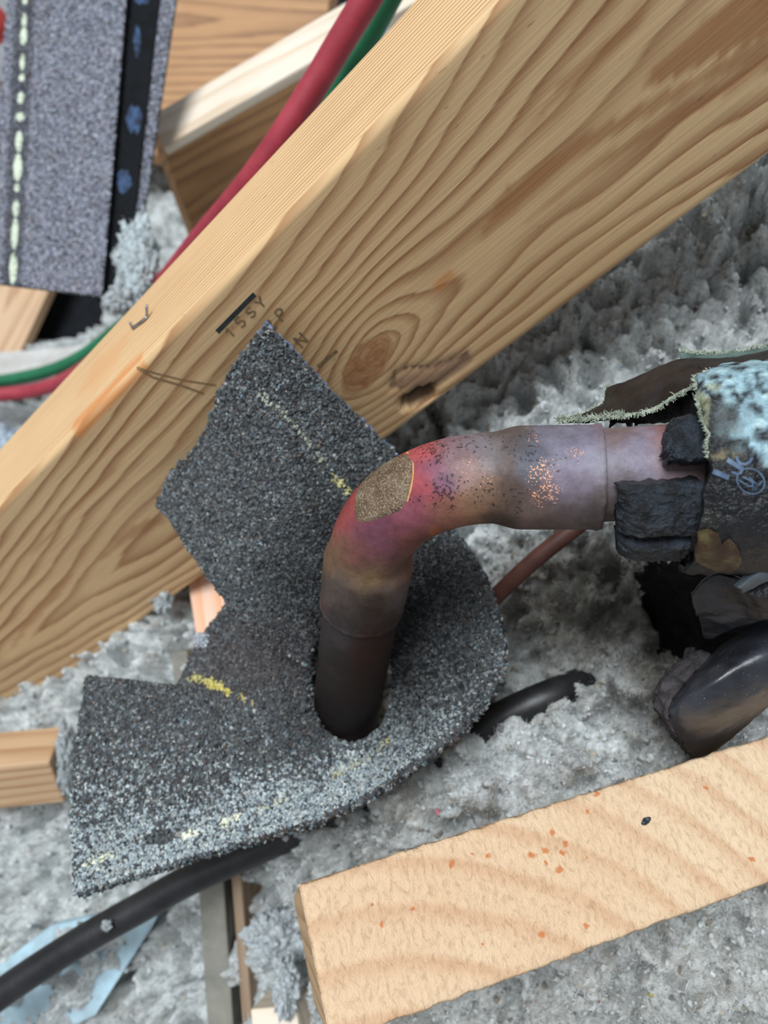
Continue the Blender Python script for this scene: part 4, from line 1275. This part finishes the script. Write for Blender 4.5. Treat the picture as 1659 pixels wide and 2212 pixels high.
# ------------------------------------------------------------------ sawn end of lumber at the lower right
def build_block():
    d = unit(np.array([-.009, -.035, .067]))
    n = V(*d)
    tl = P(645, 1910, .193)
    tr = on_plane(2000, 1482, tl, n); bl = on_plane(700, 2262, tl, n)
    a = tr - tl; b = bl - tl
    b = b - unit(a) * np.dot(b, unit(a)) + unit(a) * np.dot(b, unit(a)) * .35
    c = n * .09
    au, bu = unit(a), unit(b - unit(a) * np.dot(b, unit(a)))
    La, Lb = np.linalg.norm(a), np.linalg.norm(b)
    t = NT('sawn_end_grain'); g = t.attr('gco', vec=True)
    sep = t.n('SeparateXYZ'); t.s(sep, 0, g)
    wob = t.noise(g, 28, 3, .5)
    # rings as seen on the cut: arcs about a pith below and to the left
    x = t.math('SUBTRACT', sep.outputs[0], .001); y = t.math('SUBTRACT', sep.outputs[1], .103)
    y = t.math('MULTIPLY', y, 1.0)
    rr = t.math('SQRT', t.math('ADD', t.math('MULTIPLY', x, x), t.math('MULTIPLY', y, y)))
    ph = t.math('ADD', t.math('DIVIDE', rr, .0108), t.math('MULTIPLY', wob, .45))
    fr = t.math('FRACT', ph)
    late = t.ramp(fr, [(0, 0), (.5, .05), (.74, .75), (.86, .9), (1.0, 0)])
    big = t.noise(g, 30, 3, .6)
    cc = t.mix(t.math('MULTIPLY', late, t.ramp(big, [(.3, .25), (.65, .68)])), C4((226, 198, 164)), C4((198, 150, 112)))
    cc = t.mix(.4, cc, t.ramp(t.noise(g, 14, 2), [(.35, C4((232, 206, 190))), (.65, (1, 1, 1, 1))]), 'MULTIPLY')
    fz = t.noise(t.scale(g, (700, 420, 700)), 1.0, 4, .65, .6); fz2 = t.noise(g, 2200, 3, .6)
    cc = t.mix(.55, cc, t.ramp(fz, [(.32, (.62, .54, .46, 1)), (.5, (1, 1, 1, 1)), (.7, (1.08, 1.06, 1.03, 1))]), 'MULTIPLY')
    for (px, py, r) in [(1148, 1846, 9), (1178, 1838, 8), (1216, 1842, 7), (1207, 1878, 9), (1193, 1798, 7), (1222, 1822, 6), (1055, 1848, 6), (1022, 1844, 4), (976, 1866, 6), (1180, 1866, 5), (1266, 1850, 4), (1170, 2018, 8), (1266, 1998, 7), (1042, 2042, 4), (823, 2000, 5), (893, 1964, 5), (805, 1958, 4), (1525, 1700, 5), (1290, 1716, 7), (1270, 1755, 5), (1625, 1856, 7)]:
        q = on_plane(px, py, tl, n) - tl
        pt = t.n('Combine' + 'XYZ', {0: float(q @ au), 1: float(q @ bu), 2: 0.0})
        vd = t.n('VectorMath', operation='DISTANCE')
        wv = t.n('VectorMath', operation='SCALE'); nn = t.n('TexNoise', {'Scale': 500.0, 'Detail': 2.0}); t.s(nn, 'Vector', g)
        t.t.links.new(nn.outputs['Color'], wv.inputs[0]); wv.inputs['Scale'].default_value = .0022
        ad = t.n('VectorMath', operation='ADD'); t.s(ad, 0, g); t.t.links.new(wv.outputs[0], ad.inputs[1])
        sb = t.n('VectorMath', operation='SUBTRACT'); t.t.links.new(ad.outputs[0], sb.inputs[0]); sb.inputs[1].default_value = (.0011, .0011, .0011)
        t.t.links.new(sb.outputs[0], vd.inputs[0]); t.s(vd, 1, pt)
        rad = r * .19 / F_PX
        k = t.ramp(t.math('DIVIDE', vd.outputs['Value'], rad * 2), [(.34, .85), (.66, 0.0)])
        cc = t.mix(k, cc, C4((196, 112, 52)))
    m = t.out(Base_Color=cc, Roughness=.8, Normal=t.bump(t.math('ADD', t.math('MULTIPLY', fz, 1.0), t.math('MULTIPLY', fz2, .35)), .8, .0007))
    ms = wood_mat('block_side', (206, 168, 120), (160, 116, 74), ring=.006)
    root = thing('lumber_end', 'pale rough sawn lumber end with growth ring arcs and orange resin dots', 'lumber', tuple(tl + c * .5))
    # body just behind a rough, slightly uneven sawn skin
    nu, nv = 180, 60
    s, q = np.meshgrid(np.linspace(0, 1, nu), np.linspace(0, 1, nv), indexing='ij')
    G = tl + s[..., None] * a + q[..., None] * b
    ed = np.minimum(np.minimum(s * La, (1 - s) * La), np.minimum(q * Lb, (1 - q) * Lb))
    G = G - n * (.00012 * fbm(G * 500, 3))[..., None] + n * (.0008 * np.exp(-ed / .0006))[..., None]
    ragged = (np.exp(-q * Lb / .0012) - np.exp(-(1 - q) * Lb / .0012)) * .00045 * fbm(G * 260, 2)
    G = G + unit(b) * ragged[..., None]
    g2 = np.stack([(G - tl) @ au, (G - tl) @ bu, (G - tl) @ n * 0], -1)
    v, f, N = solid_grid(G, .003)
    gc = np.concatenate([g2.reshape(-1, 3), g2.reshape(-1, 3)])
    tag(obj('sawn_face', v, f, m, root, attrs={'gco': gc}), 'rough sawn end face with curved growth rings')
    box('lumber_body', tl + n * .0016 + unit(a) * .0002, c, a - unit(a) * .0004, b, ms, root, bevel=.0008)
    # charred chip lying on it
    ch = thing('charred_chip', 'small black charred chip lying on the pale sawn lumber end', 'chip', tuple(on_plane(1393, 1774, tl, n) - n * .0006))
    cen = on_plane(1393, 1774, tl, n) - n * .0003
    u_ = unit(unit(a) * .9 - unit(b) * .25); w_ = np.cross(u_, n)
    vs, fs = [], []
    K = 16
    for i in range(9):
        tt = i / 8; wd = math.sin(math.pi * min(.96, tt * .93 + .06)) ** .7
        for j in range(K):
            an = 2 * math.pi * j / K
            vs.append(cen + u_ * (tt - .5) * .0031 + w_ * math.cos(an) * .00085 * wd - n * (.0005 + math.sin(an) * .0004 * wd + .0002 * math.sin(3 * tt * 3)) + .00012 * np.array(mnoise.noise_vector(Vector((i * .8, j * .9, 2)))))
    for i in range(8):
        for j in range(K): fs.append((i * K + j, i * K + (j + 1) % K, (i + 1) * K + (j + 1) % K, (i + 1) * K + j))
    fs += [list(range(K))[::-1], list(range(8 * K, 9 * K))]
    recalc(obj('chip_body', np.array(vs), fs, flat_mat('char', (26, 30, 36), (56, 62, 70), 900, .5, bump=.5), ch))


build_block()

# ------------------------------------------------------------------ cables and hoses
def thing_tube(name, label, cat, ctrl, r, mat, n=90, seg=20, group=None):
    o = simple_tube(name, ctrl, r, mat, None, n, seg)
    return tag(o, label, cat, group)


thing_tube('black_cable', 'black rubber cable lying across the insulation from the lower left, under the shingle scrap', 'cable',
           [(-120, 2240, .318), (0, 2148, .318), (100, 2080, .318), (200, 2018, .317), (300, 1962, .316), (400, 1905, .314), (520, 1850, .311), (640, 1795, .307), (770, 1730, .300), (900, 1655, .292), (1000, 1600, .286), (1100, 1543, .2795), (1200, 1500, .2785), (1290, 1466, .289), (1370, 1440, .310)],
           .0060, M_RUBBER, 140)
thing_tube('brown_cable', 'thin reddish brown cable passing under the copper pipe beside the shingle scrap', 'cable',
           [(980, 1400, .292), (1030, 1335, .283), (1075, 1285, .277), (1150, 1214, .270), (1245, 1138, .266), (1330, 1075, .268), (1420, 1010, .277), (1500, 950, .290)], .0030, M_CABLE, 80)
thing_tube('red_hose', 'red rubber hose of the twin welding hose running behind the beam', 'hose',
           [(860, -120, .290), (797, -10, .297), (742, 80, .305), (688, 170, .313), (606, 300, .324), (530, 405, .338), (440, 510, .37), (350, 620, .42), (260, 730, .50), (170, 805, .57), (90, 840, .61), (-10, 854, .622), (-120, 864, .625)], .0056, M_RED, 140)
thing_tube('green_hose', 'green rubber hose of the twin welding hose beside the red one', 'hose',
           [(905, -120, .305), (846, -15, .312), (792, 85, .320), (738, 180, .329), (660, 300, .346), (560, 420, .365), (450, 540, .40), (350, 640, .485), (262, 706, .55), (180, 768, .59), (100, 803, .615), (-10, 825, .63), (-120, 833, .635)], .0050, M_GREEN, 140)


# ------------------------------------------------------------------ background lumber
def face_box(name, label, cat, p0, p1, p2, thick, mat, group=None, part='board_body', bevel=.0012, flip=1):
    """lumber from three corners of its visible face: p0 -> p1 along the grain, p0 -> p2 across"""
    a, b, c = P(*p0), P(*p1), P(*p2)
    e1 = b - a; e2 = c - a; e2 = e2 - unit(e1) * np.dot(e2, unit(e1))
    n = unit(np.cross(e1, e2))
    if np.dot(n, CAM - a) > 0: n = -n
    o = box(name, a, e1, e2, n * thick, mat, None, bevel=bevel)
    return tag(o, label, cat, group)


# one member, upper left: lit top painted as pale batten, front face brown
face_box('pale_batten', 'wood batten with its lit top painted whitish, crossing behind the hoses at the top', 'batten', (327, 249, .462), (960, -120, .440), (343, 323, .446), .006, M_PALE)
_sp = tuple(proj(P(334, 268, .498) * .3 + P(1010, -110, .600) * .7))
face_box('brown_stud', 'brown lumber face directly below the pale batten, behind the beam', 'lumber', (334, 268, .498), _sp, (369, 620, .572), .012, M_BROWN)
face_box('wide_board', 'wide brown grained board above the pale batten beside the grey shingle', 'board', (240, -90, .66), (724, -90, .62), (240, 330, .66), .02, M_BROWN)
face_box('black_panel', 'black panel in the gap behind the top end of the pale batten', 'paper', (600, -120, .72), (1000, -120, .70), (600, 200, .72), .01, M_TAR)  # plain black panel filling the gap behind the batten
# lower left of the far shingle
face_box('short_board', 'brown board end below the far grey shingle at the left edge', 'board', (136, 560, .72), (36, 776, .70), (-150, 520, .73), .012, M_TAN)
face_box('grey_slat', 'weathered grey slat at the left edge above the green hose', 'slat', (-160, 772, .672), (330, 735, .662), (-160, 835, .655), .02, flat_mat('weathered_slat', (176, 172, 166), (206, 204, 202), 30, .8))
face_box('gap_shade_sheet', 'black felt added for the deep shade of the gap under the far shingle', 'backdrop', (30, 590, .755), (330, 590, .745), (30, 790, .735), .01, M_TAR)  # black sheet added to stand for the gap's deep shade
# left edge block
face_box('left_block', 'short tan lumber block lying in the insulation at the left edge', 'lumber', (-120, 1592, .356), (136, 1568, .358), (-120, 1668, .338), .026, M_TAN)
# orange-edged piece under the shingle flap
face_box('orange_board', 'pinkish board with an orange resin edge showing beside the shingle flap', 'board', (393, 1180, .366), (430, 1420, .352), (480, 1178, .364), .015, M_ORANGE)
face_box('dusty_board', 'dusty grey green board in the gap left of the orange edged board', 'board', (404, 1405, .358), (418, 1560, .355), (368, 1405, .360), .03, M_DUSTY)
# slats at the bottom
face_box('weathered_board', 'dusty grey green board running down to the bottom edge', 'slat', (424, 1860, .352), (455, 2330, .345), (480, 1856, .352), .03, M_DUSTY)
face_box('thin_slat', 'thin brown slat edge right of the dusty grey green board at the bottom', 'slat', (494, 1840, .347), (532, 2330, .340), (516, 1838, .346), .03, M_DRAB)
face_box('pink_offcut', 'small pinkish wood offcut at the bottom edge left of the sawn lumber end', 'offcut', (540, 2180, .322), (640, 2172, .318), (540, 2300, .318), .02, M_PALE)
# pale blue sheet
def build_blue_sheet():
    poly = [(-80, 2110, .362), (30, 2062, .362), (110, 2000, .362), (352, 1948, .356), (330, 2000, .355), (206, 2192, .350), (-80, 2330, .352)]
    top = np.array([P(*p) for p in poly]); n = V(0, 0, 1)
    v = np.concatenate([top, top + n * .003]); k = len(poly)
    f = [list(range(k))[::-1], list(range(k, 2 * k))] + [[i, (i + 1) % k, (i + 1) % k + k, i + k] for i in range(k)]
    o = recalc(obj('plasterboard_scrap', v, f, M_BLUE, smooth=False))
    tag(o, 'pale blue dusty sheet scrap under the black cable at the lower left', 'sheet')


build_blue_sheet()


# ------------------------------------------------------------------ far shingle, upper left
def build_far_shingle():
    root = thing('far_shingle', 'whole grey blue asphalt shingle with a black adhesive strip lying at the upper left', 'shingle', tuple(P(150, 320, .44)))
    def sheet(name, tl, tr, bl, br, thick, mat, nu=40, nv=30):
        G = ctrl_grid([[tl, tr], [bl, br]], nu, nv)
        v, f, N = solid_grid(G, thick)
        return G, N, obj(name, v, f, mat, root)
    G, N, o = sheet('upper_layer', (22, -60, .428), (277, -60, .428), (-34, 608, .408), (220, 640, .408), .0026, M_ASPHALT)
    G2, N2, o2 = sheet('lower_layer', (240, -60, .4335), (388, -60, .4335), (190, 648, .4135), (306, 500, .4195), .0026, M_ASPHALT)
    # the lower layer narrows towards the bottom
    G3, N3, o3 = sheet('adhesive_strip', (268, -60, .4325), (352, -60, .4325), (212, 652, .4122), (268, 655, .4122), .0006, M_TAR)
    o3['label'] = 'black tar adhesive strip'
    r = np.random.default_rng(21)
    def gran(G, N, n, seed, pal, name='granules'):
        gv = G.reshape(-1, 3); pos, nn = scatter_tris(gv, grid_faces(*G.shape[:2]), n, seed)
        nn = nn * np.sign(((CAM - pos) * nn).sum(-1))[:, None]
        c = pal[r.choice(len(pal), n)] * r.uniform(.75, 1.15, (n, 1))
        pp = proj(pos)
        d = np.abs(pp[:, 0] - np.interp(pp[:, 1], [-60, 620], [58, 26]))
        band = smooth01(26, 15, d)[:, None]
        c = c * (1 - .55 * band)
        return pos, nn, c
    pal = np.array([srgb(158, 163, 178), srgb(138, 142, 158), srgb(180, 186, 200), srgb(146, 143, 152), srgb(122, 127, 142), srgb(166, 160, 168)])
    p1, n1, c1 = gran(G, N, 24000, 31, pal)
    p2, n2, c2 = gran(G2, N2, 7000, 32, pal)
    q = proj(p2)
    keep = q[:, 0] > np.interp(q[:, 1], [-60, 652], [352, 268]) - 2
    granules('granules', np.concatenate([p1, p2[keep]]), np.concatenate([n1, n2[keep]]), .00072, np.clip(np.concatenate([c1, c2[keep]]), 0, 1), M_GRAN, root, 33)
    BV['far'] = BVHTree.FromPolygons([tuple(x) for x in G.reshape(-1, 3)], [tuple(map(int, x)) for x in grid_faces(*G.shape[:2])])
    BV['tar'] = BVHTree.FromPolygons([tuple(x) for x in G3.reshape(-1, 3)], [tuple(map(int, x)) for x in grid_faces(*G3.shape[:2])])
    md = flat_mat('cream_sealant', (190, 202, 176), (214, 222, 200), 200, .6, bump=.5)
    for y0, y1, w in ((-14, 12, 13), (30, 62, 12), (60, 100, 16), (118, 154, 11), (160, 178, 13), (200, 226, 15), (244, 264, 20), (284, 330, 16), (332, 394, 19), (398, 416, 12), (432, 470, 15), (472, 540, 15), (545, 616, 17)):
        pts = []
        xc = lambda y: np.interp(y, [-60, 620], [58, 28])
        K = 18
        for i in range(K):
            a = 2 * math.pi * i / K; yy = (y0 + y1) / 2 + (y1 - y0) / 2 * math.sin(a)
            pts.append((xc(yy) + w / 2 * math.cos(a) * (1 + .25 * mnoise.noise(Vector((a * 2, y0, 0)))), yy))
        v, f = patch_mesh(pts, 'far', .0006, 6, 0, .0006)
        obj('sealant_dash', v, f, md, root)
    mb = flat_mat('bluish_scuff', (14, 24, 40), (56, 84, 124), 260, .6, bump=.4, spec=.2)
    for cx_, cy_, w, h in ((290, 258, 17, 30), (297, 90, 7, 34), (308, 2, 16, 8), (268, 392, 15, 26)):
        pts = [(cx_ + w * math.cos(a) * (1 + .6 * mnoise.noise(Vector((a * 1.7, cx_, 0)))), cy_ + h * math.sin(a) * (1 + .5 * mnoise.noise(Vector((a * 2.2, cy_, 5))))) for a in np.linspace(0, 2 * math.pi, 20, endpoint=False)]
        v, f = patch_mesh(pts, 'tar', .0002, 7, 0, .0003)
        tag(obj('tar_scuff', v, f, mb, root), 'bluish shiny scuff on the tar')


build_far_shingle()


# ------------------------------------------------------------------ bits
def lathe_along(name, p, q, prof, mat, label, cat, seg=28):
    path = np.array([p + (q - p) * t for t, _ in prof]); rad = np.array([r_ for _, r_ in prof])
    v, f, s, a = tube(path, rad, seg)
    return tag(obj(name, v, capped(v, f, len(prof), seg), mat), label, cat)


lathe_along('red_tool', P(-46, 66, .47), P(8, 40, .465), [(0, .0105), (.5, .0105), (.8, .0098), (.95, .0075), (1.0, .003)], flat_mat('red_plastic', (206, 52, 48), (226, 78, 70), 60, .35), 'red plastic tool end peeking in at the left edge beside the far shingle', 'tool')
lathe_along('yellow_tool', P(-40, 110, .455), P(-16, 200, .455), [(0, .002), (.06, .0055), (.5, .006), (.94, .0055), (1, .002)], flat_mat('yellow_plastic', (206, 170, 40), (226, 190, 60), 60, .4), 'yellow plastic tool just showing at the left edge below the red one', 'tool')


def tuft(name, label, x, y, z, rad, n, seed, cols, spread=(1, 1, .7), rise=0):
    """a loose clump of the insulation lying on something"""
    r = np.random.default_rng(seed)
    bm = bmesh.new(); bmesh.ops.create_icosphere(bm, subdivisions=5, radius=1)
    v = np.array([q.co[:] for q in bm.verts]); f = np.array([[q.index for q in t.verts] for t in bm.faces]); bm.free()
    S = rad / .012
    d = .62 + .55 * np.abs(pnoise(v * 1.5 + seed)) + .42 * np.abs(pnoise(v * 3.3 + seed * 3)) + .2 * np.abs(pnoise(v * 7 + seed))
    loc = v * d[:, None] * rad * np.array(spread)
    w = P(x, y, z) + loc @ np.array([V(1, 0, 0), V(0, 1, 0), V(0, 0, 1)])
    def sample(m):
        k = r.integers(0, len(f), m); u = r.dirichlet((1, 1, 1), m)
        return (w[f[k]] * u[:, :, None]).sum(1)
    c = fibre_color(w, r, len(w), cols) * .5 + .5 * fibre_color(w, r, 1, cols)
    V_, F_, C_ = fluff_bits(sample, r, int(n * .5), n * 7, int(n * .12), len(w), min(1.3, .5 + S * .35), cols)
    return tag(obj(name, np.concatenate([w] + V_), np.concatenate([f] + F_), M_FIBRE, None, col=np.concatenate([c] + C_)), label, 'tuft', kind='stuff')


GREY = [(206, 214, 218), (190, 196, 200), (222, 230, 233), (164, 164, 160)]
tuft('insulation_tuft', 'pale insulation tuft between the far shingle and the beam', 296, 572, .415, .019, 900, 1, [(216, 228, 232), (200, 212, 218), (230, 238, 241), (176, 182, 184)], (.62, 1.35, .4))
tuft('insulation_tuft', 'small pale insulation tuft below the lower corner of the far shingle', 254, 650, .41, .0075, 200, 2, GREY)
tuft('insulation_tuft', 'bluish insulation heap at the left edge under the red hose', 2, 985, .63, .034, 900, 3, [(196, 216, 236), (160, 180, 206), (216, 230, 242), (90, 104, 130)], (1.0, .8, .6))
tuft('insulation_tuft', 'white fluff crumb on the notch of the shingle scrap', 435, 1384, .292, .0030, 60, 4, [(216, 222, 230), (200, 206, 214)])
tuft('insulation_tuft', 'grey tuft beside the thin slat near the bottom edge', 590, 2030, .332, .012, 600, 5, GREY + [(150, 156, 160)], (1, 1.1, .6))
tuft('insulation_tuft', 'ragged grey tuft against the left side of the sawn lumber end', 618, 2130, .315, .010, 500, 6, GREY, (.5, 1.3, .7))
tuft('insulation_tuft', 'grey tuft beside the beam in the gap at the left of the shingle flap', 352, 1245, .358, .011, 420, 7, GREY, (.6, 1.5, .5))
tuft('insulation_tuft', 'crumb of fluff stuck on the black cable', 230, 2000, .3085, .0018, 40, 8, GREY)
tuft('insulation_tuft', 'pale tuft at the right end of the short tan block on the left', 142, 1640, .350, .009, 400, 9, GREY, (.5, 1.7, .6))
